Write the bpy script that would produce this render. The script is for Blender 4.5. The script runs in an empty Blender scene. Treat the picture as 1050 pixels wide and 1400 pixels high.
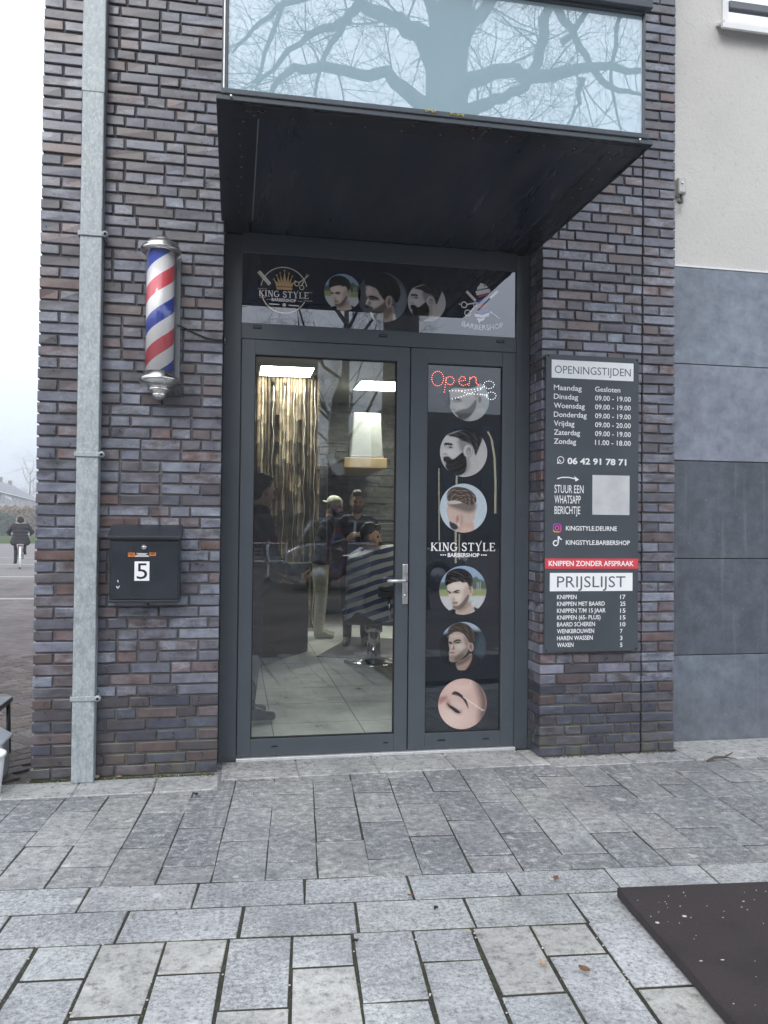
import bpy, bmesh, math, random
import numpy as np
from mathutils import Vector, Matrix, Euler, noise as mnoise
rnd = random.Random(7)
rad = math.radians
SC = bpy.context.scene
COL = SC.collection

# ------------------------------------------------------------------ camera
F, CX, CY = 1090.0, 525.0, 700.0            # focal length and centre in photo pixels (1050 x 1400)
YAW, PITCH, ROLL = rad(10.63), rad(1.08), rad(0.5588)
CAM = Vector((0.0, -4.56, 1.38))
FWD = Vector((math.sin(YAW) * math.cos(PITCH), math.cos(YAW) * math.cos(PITCH), math.sin(PITCH)))
RGT0 = Vector((math.cos(YAW), -math.sin(YAW), 0.0))
UP0 = RGT0.cross(FWD)
RT = RGT0 * math.cos(ROLL) + UP0 * math.sin(ROLL)
UP = -RGT0 * math.sin(ROLL) + UP0 * math.cos(ROLL)
cam_d = bpy.data.cameras.new('camera')
cam = bpy.data.objects.new('camera', cam_d)
COL.objects.link(cam)
cam.matrix_world = Matrix(((RT.x, UP.x, -FWD.x, CAM.x), (RT.y, UP.y, -FWD.y, CAM.y), (RT.z, UP.z, -FWD.z, CAM.z), (0, 0, 0, 1)))
cam_d.sensor_fit = 'VERTICAL'
cam_d.sensor_height = 24.0
cam_d.lens = F / 1400.0 * 24.0
cam_d.clip_start = 0.02
cam_d.clip_end = 3000
SC.camera = cam

# ------------------------------------------------------------------ sky, sun, exposure
SUN_EL, SUN_AZ = rad(38), rad(205)
world = bpy.data.worlds.new('World')
SC.world = world
world.use_nodes = True
wn, wl = world.node_tree.nodes, world.node_tree.links
wn.clear()
w_out = wn.new('ShaderNodeOutputWorld')
w_bg = wn.new('ShaderNodeBackground')
w_bg.inputs['Strength'].default_value = 0.12
w_sky = wn.new('ShaderNodeTexSky')
w_sky.sky_type = 'NISHITA'
w_sky.sun_disc = False
w_sky.sun_elevation = SUN_EL
w_sky.sun_rotation = SUN_AZ
w_sky.dust_density = 4.0
w_geo = wn.new('ShaderNodeTexCoord')
w_sep = wn.new('ShaderNodeSeparateXYZ')
wl.new(w_geo.outputs['Generated'], w_sep.inputs[0])
w_ramp = wn.new('ShaderNodeValToRGB')        # overcast cloud deck: dimmer and bluer at the horizon
w_ramp.color_ramp.elements[0].position = 0.0
w_ramp.color_ramp.elements[0].color = (0.40, 0.45, 0.53, 1)
w_ramp.color_ramp.elements[1].position = 0.55
w_ramp.color_ramp.elements[1].color = (0.91, 0.965, 1.05, 1)
e = w_ramp.color_ramp.elements.new(0.20)
e.color = (0.66, 0.72, 0.81, 1)
wl.new(w_sep.outputs['Z'], w_ramp.inputs[0])
w_no = wn.new('ShaderNodeTexNoise')
w_no.inputs['Scale'].default_value = 2.2
w_no.inputs['Detail'].default_value = 5
wl.new(w_geo.outputs['Generated'], w_no.inputs['Vector'])
w_mr = wn.new('ShaderNodeMapRange')
w_mr.inputs['From Min'].default_value = 0.3
w_mr.inputs['From Max'].default_value = 0.7
w_mr.inputs['To Min'].default_value = 9.2
w_mr.inputs['To Max'].default_value = 11.2
wl.new(w_no.outputs['Fac'], w_mr.inputs['Value'])
w_sc = wn.new('ShaderNodeVectorMath')
w_sc.operation = 'SCALE'
wl.new(w_ramp.outputs[0], w_sc.inputs[0])
wl.new(w_mr.outputs[0], w_sc.inputs['Scale'])
w_mix = wn.new('ShaderNodeMix')
w_mix.data_type = 'RGBA'
w_mix.inputs['Factor'].default_value = 0.82
wl.new(w_sky.outputs[0], w_mix.inputs['A'])
wl.new(w_sc.outputs[0], w_mix.inputs['B'])
wl.new(w_mix.outputs['Result'], w_bg.inputs['Color'])
wl.new(w_bg.outputs[0], w_out.inputs[0])

sun_d = bpy.data.lights.new('sun', 'SUN')
sun_d.energy = 0.7
sun_d.angle = rad(25)
sun_d.color = (1.0, 0.985, 0.96)
sun = bpy.data.objects.new('sun', sun_d)
COL.objects.link(sun)
sd = Vector((math.sin(SUN_AZ) * math.cos(SUN_EL), math.cos(SUN_AZ) * math.cos(SUN_EL), math.sin(SUN_EL)))
sun.rotation_euler = sd.to_track_quat('Z', 'Y').to_euler()

SC.view_settings.view_transform = 'Standard'
SC.view_settings.look = 'None'
SC.view_settings.gamma = 1.0
SC.view_settings.exposure = 0.80
SC.render.engine = 'CYCLES'
SC.cycles.use_denoising = True
SC.cycles.max_bounces = 10
SC.cycles.transparent_max_bounces = 24
SC.cycles.sample_clamp_indirect = 6.0


def ray(x, y):
    return RT * ((x - CX) / F) - UP * ((y - CY) / F) + FWD


def W(x, y, Y=0.0):                     # photo pixel -> point on the vertical plane y = Y
    v = ray(x, y)
    return CAM + v * ((Y - CAM.y) / v.y)


def G(x, y, Z=0.0):                     # photo pixel -> point on the level plane z = Z
    v = ray(x, y)
    return CAM + v * ((Z - CAM.z) / v.z)


def DP(x, y, d):                        # photo pixel -> point at depth d
    return CAM + ray(x, y) * d


# ------------------------------------------------------------------ object helpers
def link(o, parent=None):
    COL.objects.link(o)
    if parent is not None:
        o.parent = parent
    return o


def tag(o, label=None, cat=None, group=None, kind=None):
    if label: o['label'] = label
    if cat: o['category'] = cat
    if group: o['group'] = group
    if kind: o['kind'] = kind
    return o


def thing(name, label, cat, loc=(0, 0, 0), rotz=0.0, group=None):
    o = bpy.data.objects.new(name, None)
    o.empty_display_size = 0.1
    link(o)
    o.location = loc
    o.rotation_euler = (0, 0, rotz)
    return tag(o, label, cat, group)


def copy_tree(o, parent=None):
    c = o.copy()
    link(c, parent)
    for ch in list(o.children):
        copy_tree(ch, c)
    return c


class MB:
    """collects geometry of ONE mesh object"""
    def __init__(self):
        self.v, self.f, self.m, self.c, self.sm = [], [], [], [], []

    def add(self, vs, fs, mat=0, col=None, smooth=False):
        o = len(self.v)
        self.v += [tuple(p) for p in vs]
        for f in fs:
            self.f.append(tuple(i + o for i in f))
            self.m.append(mat)
            self.c.append(col or (1, 1, 1))
            self.sm.append(smooth)
        return self

    def box(self, x0, x1, y0, y1, z0, z1, mat=0, col=None, ch=0.0, M=None):
        if ch <= 0:
            vs = [(x, y, z) for x in (x0, x1) for y in (y0, y1) for z in (z0, z1)]
            fs = [(0, 1, 3, 2), (4, 6, 7, 5), (0, 4, 5, 1), (2, 3, 7, 6), (0, 2, 6, 4), (1, 5, 7, 3)]
        else:
            bm = bmesh.new()
            bmesh.ops.create_cube(bm, size=1.0)
            for q in bm.verts:
                q.co = Vector((x0 if q.co.x < 0 else x1, y0 if q.co.y < 0 else y1, z0 if q.co.z < 0 else z1))
            bmesh.ops.bevel(bm, geom=list(bm.edges), offset=ch, segments=2, profile=0.5, affect='EDGES')
            bm.verts.index_update()
            vs = [q.co.copy() for q in bm.verts]
            fs = [[q.index for q in f.verts] for f in bm.faces]
            bm.free()
        if M is not None:
            vs = [M @ Vector(p) for p in vs]
        return self.add(vs, fs, mat, col)

    def tube(self, pts, radii, n=8, mat=0, col=None, caps=True, smooth=True):
        pts = [Vector(p) for p in pts]
        if not isinstance(radii, (list, tuple)):
            radii = [radii] * len(pts)
        vs, fs = [], []
        ref = None
        for i, p in enumerate(pts):
            a = pts[max(i - 1, 0)]
            b = pts[min(i + 1, len(pts) - 1)]
            t = (b - a)
            if t.length < 1e-9: t = Vector((0, 0, 1))
            t.normalize()
            if ref is None:
                ref = Vector((0, 0, 1)) if abs(t.z) < 0.9 else Vector((1, 0, 0))
            s = (ref - t * ref.dot(t)).normalized()
            ref = s
            w = t.cross(s)
            for k in range(n):
                an = 2 * math.pi * k / n
                vs.append(p + (s * math.cos(an) + w * math.sin(an)) * radii[i])
        for i in range(len(pts) - 1):
            for k in range(n):
                k2 = (k + 1) % n
                fs.append((i * n + k, i * n + k2, (i + 1) * n + k2, (i + 1) * n + k))
        if caps:
            fs.append(tuple(range(n - 1, -1, -1)))
            fs.append(tuple(range((len(pts) - 1) * n, len(pts) * n)))
        return self.add(vs, fs, mat, col, smooth)

    def lathe(self, prof, n=24, mat=0, col=None, M=None, smooth=True):   # prof: list of (r, z)
        vs, fs = [], []
        for r, z in prof:
            for k in range(n):
                an = 2 * math.pi * k / n
                vs.append(Vector((r * math.cos(an), r * math.sin(an), z)))
        for i in range(len(prof) - 1):
            for k in range(n):
                k2 = (k + 1) % n
                fs.append((i * n + k, i * n + k2, (i + 1) * n + k2, (i + 1) * n + k))
        fs.append(tuple(range(n - 1, -1, -1)))
        fs.append(tuple(range((len(prof) - 1) * n, len(prof) * n)))
        if M is not None:
            vs = [M @ p for p in vs]
        return self.add(vs, fs, mat, col, smooth)

    def ball(self, c, r, n=10, mat=0, col=None, M=None):
        if not isinstance(r, (tuple, list)): r = (r, r, r)
        vs, fs = [], []
        m = max(4, n // 2 + 1)
        for i in range(1, m):
            th = math.pi * i / m
            for k in range(n):
                an = 2 * math.pi * k / n
                vs.append(Vector((r[0] * math.sin(th) * math.cos(an), r[1] * math.sin(th) * math.sin(an), r[2] * math.cos(th))))
        top = len(vs); vs.append(Vector((0, 0, r[2]))); vs.append(Vector((0, 0, -r[2])))
        for i in range(m - 2):
            for k in range(n):
                k2 = (k + 1) % n
                fs.append((i * n + k, (i + 1) * n + k, (i + 1) * n + k2, i * n + k2))
        for k in range(n):
            k2 = (k + 1) % n
            fs.append((top, k, k2))
            fs.append((top + 1, (m - 2) * n + k2, (m - 2) * n + k))
        if M is not None: vs = [M @ p for p in vs]
        vs = [p + Vector(c) for p in vs]
        return self.add(vs, fs, mat, col, True)

    def poly(self, pts, mat=0, col=None):
        return self.add(pts, [tuple(range(len(pts)))], mat, col)

    def prism(self, outline, axis, a, b, mat=0, col=None, M=None):
        """outline: 2-D points; axis 'x','y','z' is the extrusion direction from a to b"""
        def P(p, h):
            return {'x': (h, p[0], p[1]), 'y': (p[0], h, p[1]), 'z': (p[0], p[1], h)}[axis]
        n = len(outline)
        vs = [Vector(P(p, a)) for p in outline] + [Vector(P(p, b)) for p in outline]
        fs = [tuple(range(n - 1, -1, -1)), tuple(range(n, 2 * n))]
        fs += [(i, (i + 1) % n, n + (i + 1) % n, n + i) for i in range(n)]
        if M is not None: vs = [M @ p for p in vs]
        return self.add(vs, fs, mat, col)

    def build(self, name, mats, parent=None, fix=True, label=None, bevel=0.0, loc=None):
        me = bpy.data.meshes.new(name)
        me.from_pydata(self.v, [], self.f)
        if not isinstance(mats, (list, tuple)): mats = [mats]
        for m in mats: me.materials.append(m)
        me.polygons.foreach_set('material_index', self.m)
        me.polygons.foreach_set('use_smooth', self.sm)
        if any(c != (1, 1, 1) for c in self.c):
            at = me.color_attributes.new('Col', 'FLOAT_COLOR', 'CORNER')
            arr = np.ones((len(me.loops), 4), np.float32)
            ls = np.zeros(len(me.polygons), np.int32); lt = np.zeros(len(me.polygons), np.int32)
            me.polygons.foreach_get('loop_start', ls); me.polygons.foreach_get('loop_total', lt)
            arr[:] = np.repeat(np.array([tuple(c) + (1.0,) if len(c) == 3 else tuple(c) for c in self.c], np.float32), lt, axis=0)
            at.data.foreach_set('color', arr.ravel())
        if fix:
            bm = bmesh.new(); bm.from_mesh(me)
            bmesh.ops.recalc_face_normals(bm, faces=bm.faces)
            bm.to_mesh(me); bm.free()
        me.update()
        o = bpy.data.objects.new(name, me)
        link(o, parent)
        if loc is not None: o.location = loc
        if bevel:
            b = o.modifiers.new('bevel', 'BEVEL'); b.width = bevel; b.segments = 2; b.limit_method = 'ANGLE'
        if label: o['label'] = label
        return o


# ------------------------------------------------------------------ materials
class NT:
    def __init__(self, name):
        self.mat = bpy.data.materials.new(name)
        self.mat.use_nodes = True
        self.n, self.l = self.mat.node_tree.nodes, self.mat.node_tree.links
        self.b = self.n['Principled BSDF']
        self.out = self.n['Material Output']

    def new(self, t, **kw):
        q = self.n.new(t)
        for k, v in kw.items():
            if hasattr(q, k) and k not in q.inputs: setattr(q, k, v)
            else: q.inputs[k].default_value = v
        return q

    def coord(self, kind='Object'):
        return self.new('ShaderNodeTexCoord').outputs[kind]

    def noise(self, scale, detail=4, rough=0.55, vec=None, stretch=None):
        q = self.new('ShaderNodeTexNoise')
        q.inputs['Scale'].default_value = scale
        q.inputs['Detail'].default_value = detail
        q.inputs['Roughness'].default_value = rough
        v = vec or self.coord()
        if stretch:
            mp = self.new('ShaderNodeMapping')
            mp.inputs['Scale'].default_value = stretch
            self.l.new(v, mp.inputs['Vector']); v = mp.outputs[0]
        self.l.new(v, q.inputs['Vector'])
        return q.outputs['Fac']

    def rng(self, v, a, b, c, d):
        q = self.new('ShaderNodeMapRange')
        for k, x in zip(('From Min', 'From Max', 'To Min', 'To Max'), (a, b, c, d)): q.inputs[k].default_value = x
        self.l.new(v, q.inputs['Value'])
        return q.outputs[0]

    def math(self, op, a, b=0.0):
        q = self.new('ShaderNodeMath'); q.operation = op
        for i, x in enumerate((a, b)):
            if isinstance(x, (int, float)): q.inputs[i].default_value = x
            else: self.l.new(x, q.inputs[i])
        return q.outputs[0]

    def mix(self, fac, a, b, blend='MIX'):
        q = self.new('ShaderNodeMix'); q.data_type = 'RGBA'; q.blend_type = blend
        for s, x in (('Factor', fac), ('A', a), ('B', b)):
            if isinstance(x, (int, float)): q.inputs[s].default_value = x
            elif isinstance(x, (tuple, list)): q.inputs[s].default_value = (*x[:3], 1)
            else: self.l.new(x, q.inputs[s])
        return q.outputs['Result']

    def set(self, s, x):
        if isinstance(x, (int, float)): self.b.inputs[s].default_value = x
        elif isinstance(x, (tuple, list)): self.b.inputs[s].default_value = (*x[:3], 1)
        else: self.l.new(x, self.b.inputs[s])

    def bump(self, h, strength=0.3, dist=0.01):
        q = self.new('ShaderNodeBump'); q.inputs['Strength'].default_value = strength; q.inputs['Distance'].default_value = dist
        self.l.new(h, q.inputs['Height']); self.l.new(q.outputs[0], self.b.inputs['Normal'])


MATS = {}
def plain(name, col, rough=0.5, metal=0.0, var=0.12, scale=9.0, bump=0.0, spec=0.5, coat=0.0, emit=None, es=0.0):
    if name in MATS: return MATS[name]
    t = NT(name)
    f = t.noise(scale, 5)
    lo = tuple(max(0, c * (1 - var)) for c in col); hi = tuple(min(1, c * (1 + var)) for c in col)
    t.set('Base Color', t.mix(t.rng(f, .3, .7, 0, 1), lo, hi))
    t.set('Roughness', t.rng(f, .3, .7, max(0.02, rough - .06), min(1, rough + .06)))
    t.set('Metallic', metal)
    t.set('Specular IOR Level', spec)
    if coat: t.set('Coat Weight', coat); t.set('Coat Roughness', 0.05)
    if bump: t.bump(t.noise(scale * 12, 3), bump, 0.004)
    if emit: t.set('Emission Color', emit); t.set('Emission Strength', es)
    MATS[name] = t.mat
    return t.mat


def attr_mat(name, rough=0.5, var=0.15, scale=20, spec=0.5, bump=0.0):   # colour comes from each piece's own attribute
    t = NT(name)
    a = t.new('ShaderNodeVertexColor'); a.layer_name = 'Col'
    f = t.noise(scale, 5)
    t.set('Base Color', t.mix(1.0, a.outputs[0], t.mix(t.rng(f, .3, .7, 0, 1), (1 - var,) * 3, (1 + var,) * 3), 'MULTIPLY'))
    t.set('Roughness', rough); t.set('Specular IOR Level', spec)
    if bump: t.bump(t.noise(scale * 5, 4), bump, 0.004)
    return t.mat


def make_brick():
    t = NT('glazed brick')
    a = t.new('ShaderNodeVertexColor'); a.layer_name = 'Col'
    n1 = t.noise(14, 6, .6); n2 = t.noise(55, 5, .65); n3 = t.noise(5, 4, .5)
    base = t.mix(1.0, a.outputs[0], t.mix(t.rng(n1, .3, .7, 0, 1), (.62, .62, .64), (1.38, 1.36, 1.36)), 'MULTIPLY')
    base = t.mix(t.rng(n2, .57, .75, 0, .6), base, (.028, .025, .028))
    n9 = t.noise(22, 5, .6, stretch=(.45, 1, 1))
    bloom = t.math('MULTIPLY', t.rng(t.math('ADD', n9, t.math('MULTIPLY', n3, .5)), .62, .92, 0, 1), t.rng(n2, .30, .55, .3, 1))     # pale lime bloom in patches
    base = t.mix(t.math('MULTIPLY', bloom, a.outputs[1]), base, (.28, .31, .38))
    z = t.new('ShaderNodeSeparateXYZ'); t.l.new(t.coord(), z.inputs[0])
    moss = t.math('MULTIPLY', t.rng(z.outputs[2], .02, .26, 1, 0), t.rng(t.noise(9, 5), .48, .66, 0, 1))
    base = t.mix(t.math('MULTIPLY', moss, .5), base, (.11, .115, .06))
    t.set('Base Color', base)
    t.set('Roughness', t.rng(n1, .3, .7, .24, .46))
    t.set('Specular IOR Level', .9); t.set('IOR', 1.5)
    t.bump(t.math('ADD', n2, t.math('MULTIPLY', n1, .8)), .20, .003)
    return t.mat


def make_mortar():
    t = NT('mortar')
    n1 = t.noise(6, 5); n2 = t.noise(140, 3)
    base = t.mix(t.rng(n1, .3, .7, 0, 1), (.080, .078, .083), (.140, .136, .139))
    z = t.new('ShaderNodeSeparateXYZ'); t.l.new(t.coord(), z.inputs[0])
    moss = t.math('MULTIPLY', t.rng(z.outputs[2], .03, .5, 1, 0), t.rng(t.noise(7, 5), .42, .62, 0, 1))
    base = t.mix(t.math('MULTIPLY', moss, .75), base, (.17, .17, .085))
    t.set('Base Color', base); t.set('Roughness', .95)
    t.bump(n2, .5, .004)
    return t.mat


def make_slab():
    t = NT('stone slab')
    a = t.new('ShaderNodeVertexColor'); a.layer_name = 'Col'
    n0 = t.noise(2.2, 5, .6); n1 = t.noise(16, 6, .65); n2 = t.noise(210, 3, .6); n4 = t.noise(60, 5, .7)
    base = t.mix(1.0, a.outputs[0], t.mix(t.rng(n1, .3, .7, 0, 1), (.70, .70, .70), (1.28, 1.28, 1.27)), 'MULTIPLY')
    n5 = t.noise(62, 5, .8); n6 = t.noise(10, 2, .4)
    base = t.mix(t.rng(n2, .53, .64, 0, .6), base, (.54, .55, .56))
    gr = a.outputs[1]
    base = t.mix(t.math('MULTIPLY', t.rng(n5, .515, .60, 0, .62), gr), base, (.62, .625, .62))
    base = t.mix(t.math('MULTIPLY', t.rng(n5, .475, .38, 0, .70), gr), base, (.075, .077, .080))
    n8 = t.noise(27, 6, .72)
    cl = t.math('SUBTRACT', 1.15, gr)
    base = t.mix(t.math('MULTIPLY', t.rng(n8, .52, .62, 0, .75), cl), base, (.48, .485, .475))
    base = t.mix(t.math('MULTIPLY', t.rng(n8, .47, .36, 0, .75), cl), base, (.075, .08, .088))
    base = t.mix(t.rng(n4, .55, .68, 0, .5), base, (.44, .445, .44))
    base = t.mix(t.rng(n4, .44, .30, 0, .5), base, (.09, .095, .105))
    base = t.mix(t.rng(n0, .48, .70, 0, .45), base, (.095, .10, .11))
    n7 = t.noise(.9, 6, .68)
    base = t.mix(1.0, base, t.mix(t.rng(n7, .36, .64, 0, 1), (.80, .80, .81), (1.20, 1.20, 1.18)), 'MULTIPLY')
    base = t.mix(t.rng(n6, .705, .73, 0, .6), base, (.58, .57, .54))
    base = t.mix(t.rng(n1, .68, .8, 0, .5), base, (.50, .50, .48))
    t.set('Base Color', base)
    t.set('Roughness', t.rng(n0, .35, .65, .55, .85))
    t.bump(t.math('ADD', t.math('MULTIPLY', n5, .6), n4), .6, .006)
    return t.mat


def make_soil():
    t = NT('joint soil')
    n = t.noise(9, 5); n2 = t.noise(160, 4)
    base = t.mix(t.rng(n, .40, .62, 0, 1), (.026, .024, .021), (.042, .044, .022))
    base = t.mix(t.rng(n2, .62, .72, 0, .5), base, (.25, .24, .21))
    t.set('Base Color', base); t.set('Roughness', 1.0); t.bump(n2, .8, .01)
    return t.mat


def make_klinker():
    t = NT('street clinker')
    mp = t.new('ShaderNodeMapping'); mp.inputs['Rotation'].default_value = (0, 0, rad(38))
    t.l.new(t.coord(), mp.inputs['Vector'])
    b = t.new('ShaderNodeTexBrick')
    b.inputs['Color1'].default_value = (.125, .105, .10, 1); b.inputs['Color2'].default_value = (.078, .066, .068, 1)
    b.inputs['Mortar'].default_value = (.05, .045, .04, 1)
    b.inputs['Scale'].default_value = 1.0; b.inputs['Brick Width'].default_value = .21; b.inputs['Row Height'].default_value = .105
    b.inputs['Mortar Size'].default_value = .006
    t.l.new(mp.outputs[0], b.inputs['Vector'])
    n = t.noise(.7, 6, .6); n2 = t.noise(40, 4)
    base = t.mix(1.0, b.outputs[0], t.mix(t.rng(n, .35, .65, 0, 1), (.75, .75, .75), (1.6, 1.55, 1.5)), 'MULTIPLY')
    base = t.mix(t.rng(n2, .6, .75, 0, .4), base, (.25, .24, .23))
    t.set('Base Color', base); t.set('Roughness', .8)
    t.bump(b.outputs['Fac'], -.4, .01)
    return t.mat


def make_zinc():
    t = NT('weathered zinc')
    n = t.noise(34, 6, .7, stretch=(1, 1, .5)); n2 = t.noise(75, 5, .75, stretch=(1, 1, .6)); n3 = t.noise(3, 3)
    base = t.mix(t.rng(n, .36, .66, 0, 1), (.27, .31, .325), (.44, .485, .50))
    base = t.mix(t.rng(n2, .53, .62, 0, .55), base, (.56, .60, .61))
    base = t.mix(t.rng(n2, .46, .38, 0, .5), base, (.24, .27, .275))
    base = t.mix(t.rng(n3, .45, .7, 0, .35), base, (.30, .33, .345))
    t.set('Base Color', base); t.set('Metallic', .35); t.set('Roughness', t.rng(n, .3, .7, .42, .62))
    t.bump(n2, .1, .002)
    return t.mat


def make_alu():                               # anthracite powder coat
    t = NT('anthracite coating')
    n = t.noise(1.6, 5, .6); n2 = t.noise(300, 2); n3 = t.noise(14, 6, .7)
    base = t.mix(t.rng(n, .3, .7, 0, 1), (.052, .064, .077), (.064, .077, .091))
    base = t.mix(t.rng(n3, .60, .76, 0, .22), base, (.16, .17, .17))
    t.set('Base Color', base); t.set('Roughness', t.rng(n3, .35, .65, .30, .46)); t.set('Specular IOR Level', .5)
    t.bump(n2, .05, .001)
    return t.mat


def make_black_panel(name, kk):                       # dirty dark soffit
    t = NT(name)
    n = t.noise(2.5, 6, .65); n2 = t.noise(22, 6, .7); n3 = t.noise(1.2, 4, .6, stretch=(5, .6, 1))
    base = t.mix(t.rng(n, .35, .7, 0, 1), tuple(c * kk for c in (.007, .012, .021)), tuple(c * kk for c in (.012, .018, .028)))
    base = t.mix(t.rng(n3, .54, .72, 0, .42), base, (.060, .058, .058))
    base = t.mix(t.rng(n2, .64, .74, 0, .6), base, (.12, .10, .085))
    t.set('Base Color', base); t.set('Roughness', t.rng(n3, .35, .65, .22, .45))
    return t.mat


def make_glass(name, refl, tint, film=None, film_f=0.0):
    t = NT(name)
    t.n.remove(t.b)
    tr = t.new('ShaderNodeBsdfTransparent'); tr.inputs[0].default_value = (*tint, 1)
    gl = t.new('ShaderNodeBsdfGlossy'); gl.inputs['Roughness'].default_value = 0.0
    gl.inputs['Color'].default_value = (.93, .95, 1, 1)
    lw = t.new('ShaderNodeLayerWeight'); lw.inputs['Blend'].default_value = .25
    fac = t.rng(lw.outputs['Facing'], 0, 1, refl, min(1, refl * 3))
    base = tr.outputs[0]
    if film:
        d = t.new('ShaderNodeBsdfDiffuse')
        nn = t.noise(1.3, 4)
        t.l.new(t.mix(nn, tuple(c * .85 for c in film), tuple(c * 1.1 for c in film)), d.inputs[0])
        ms = t.new('ShaderNodeMixShader'); ms.inputs[0].default_value = film_f
        t.l.new(tr.outputs[0], ms.inputs[1]); t.l.new(d.outputs[0], ms.inputs[2]); base = ms.outputs[0]
    nb = t.new('ShaderNodeBump'); nb.inputs['Strength'].default_value = .02; nb.inputs['Distance'].default_value = .02
    t.l.new(t.noise(1.4, 2), nb.inputs['Height']); t.l.new(nb.outputs[0], gl.inputs['Normal'])
    mx = t.new('ShaderNodeMixShader')
    t.l.new(fac, mx.inputs[0]); t.l.new(base, mx.inputs[1]); t.l.new(gl.outputs[0], mx.inputs[2])
    t.l.new(mx.outputs[0], t.out.inputs['Surface'])
    return t.mat


def make_stucco():
    t = NT('white stucco')
    n = t.noise(95, 4, .6); n2 = t.noise(1.5, 5); n3 = t.noise(32, 3)
    base = t.mix(t.rng(n2, .3, .7, 0, 1), (.55, .54, .515), (.62, .61, .585))
    base = t.mix(t.rng(n3, .42, .3, 0, .25), base, (.36, .355, .345))
    t.set('Base Color', base); t.set('Roughness', .9)
    t.bump(t.math('ADD', n, n3), .55, .006)
    return t.mat


def make_bluestone():
    t = NT('bluestone panel')
    a = t.new('ShaderNodeVertexColor'); a.layer_name = 'Col'
    n = t.noise(10, 7, .7); n2 = t.noise(3, 5, .6, stretch=(9, 1, .35)); n3 = t.noise(70, 4, .7)
    base = t.mix(1.0, a.outputs[0], t.mix(t.rng(n, .3, .7, 0, 1), (.66, .66, .68), (1.34, 1.34, 1.32)), 'MULTIPLY')
    base = t.mix(t.rng(n2, .57, .74, 0, .22), base, (.26, .28, .31))
    base = t.mix(t.rng(n3, .62, .74, 0, .35), base, (.36, .37, .39))
    z = t.new('ShaderNodeSeparateXYZ'); t.l.new(t.coord(), z.inputs[0])
    spl = t.math('MULTIPLY', t.rng(z.outputs[2], .02, .42, 1, 0), t.rng(t.noise(18, 6, .7), .38, .62, 0, 1))
    base = t.mix(t.math('MULTIPLY', spl, .55), base, (.10, .105, .10))
    n5 = t.noise(1.1, 5, .6); base = t.mix(1.0, base, t.mix(t.rng(n5, .35, .65, 0, 1), (.82, .82, .83), (1.18, 1.18, 1.17)), 'MULTIPLY')
    t.set('Base Color', base); t.set('Roughness', t.rng(n, .3, .7, .42, .62)); t.set('Specular IOR Level', .55)
    t.bump(n3, .12, .003)
    return t.mat


def make_rubber():
    t = NT('rubber granulate')
    n = t.noise(240, 3, .7); n2 = t.noise(3, 5); n3 = t.noise(20, 6, .75)
    base = t.mix(t.rng(n, .35, .65, 0, 1), (.013, .0095, .0098), (.045, .034, .035))
    base = t.mix(t.rng(n2, .4, .7, 0, .5), base, (.040, .031, .032))
    base = t.mix(t.rng(n3, .60, .72, 0, .30), base, (.085, .072, .073))
    base = t.mix(t.rng(n2, .52, .44, 0, .4), base, (.018, .014, .014))
    t.set('Base Color', base); t.set('Roughness', .85); t.bump(n, .5, .004)
    return t.mat


BRICK, MORTAR, SLAB, SOIL, KLINK = make_brick(), make_mortar(), make_slab(), make_soil(), make_klinker()
ZINC, ALU, SOFFIT = make_zinc(), make_alu(), make_black_panel('dark soffit frame', .8)
PANEL = make_black_panel('dark soffit sheet', 1.5)
STUCCO, BLUESTONE, RUBBER = make_stucco(), make_bluestone(), make_rubber()
GLASS = make_glass('clear door glass', .078, (.88, .92, .91))
DARKGLASS = make_glass('dark filmed glass', .085, (.80, .86, .9), (.010, .014, .020), .86)
TRANSOMGLASS = make_glass('transom filmed glass', .16, (.6, .6, .6), (.006, .011, .022), .985)
BAYGLASS = make_glass('milky bay glass', .20, (.9, .95, .95), (.36, .50, .56), .97)
WINGLASS = make_glass('upper window glass', .62, (.7, .75, .8), (.30, .33, .38), .6)
BLACKGAP = plain('gap', (.008, .008, .009), .9)
CHROME = plain('chrome', (.78, .79, .8), .16, 1.0, .05)
STEEL = plain('brushed steel', (.56, .57, .58), .32, .9, .08, 40)
BLACKPAINT = plain('black coated steel', (.017, .022, .030), .34, 0, .2, 6)
WHITEPVC = plain('white plastic', (.76, .77, .77), .4, 0, .04)
WHITEPRINT = plain('white print', (.80, .81, .82), .5, 0, .03)
# ================================================================== THE SETTING
PA = rad(4.6)
EU = Vector((math.cos(PA), -math.sin(PA), 0)); EV = Vector((-math.sin(PA), -math.cos(PA), 0)); PO = Vector((0, -.10, 0))


def slab(mb, q, top, th, ch, col, tilt=.0013):
    """one stone: q = four corners (counter-clockwise from above), chamfered top"""
    c = sum((Vector((p[0], p[1], 0)) for p in q), Vector()) / 4
    tz = [top + rnd.uniform(-tilt, tilt) for _ in q]
    lo = [Vector((p[0], p[1], top - th)) for p in q]
    mid = [Vector((p[0], p[1], tz[i] - ch)) for i, p in enumerate(q)]
    hi = []
    for i, p in enumerate(q):
        d = Vector((c.x - p[0], c.y - p[1], 0)); d.normalize()
        hi.append(Vector((p[0], p[1], tz[i])) + d * ch * 1.4)
    fs = [(8, 9, 10, 11)]
    for i in range(4):
        j = (i + 1) % 4
        fs += [(i, j, 4 + j, 4 + i), (4 + i, 4 + j, 8 + j, 8 + i)]
    mb.add(lo + mid + hi, fs, 0, col)


def jit(c, s, hue=.012):
    k = 1 + rnd.uniform(-s, s)
    return tuple(max(.004, x * k * (1 + rnd.uniform(-hue, hue))) for x in c)


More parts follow.
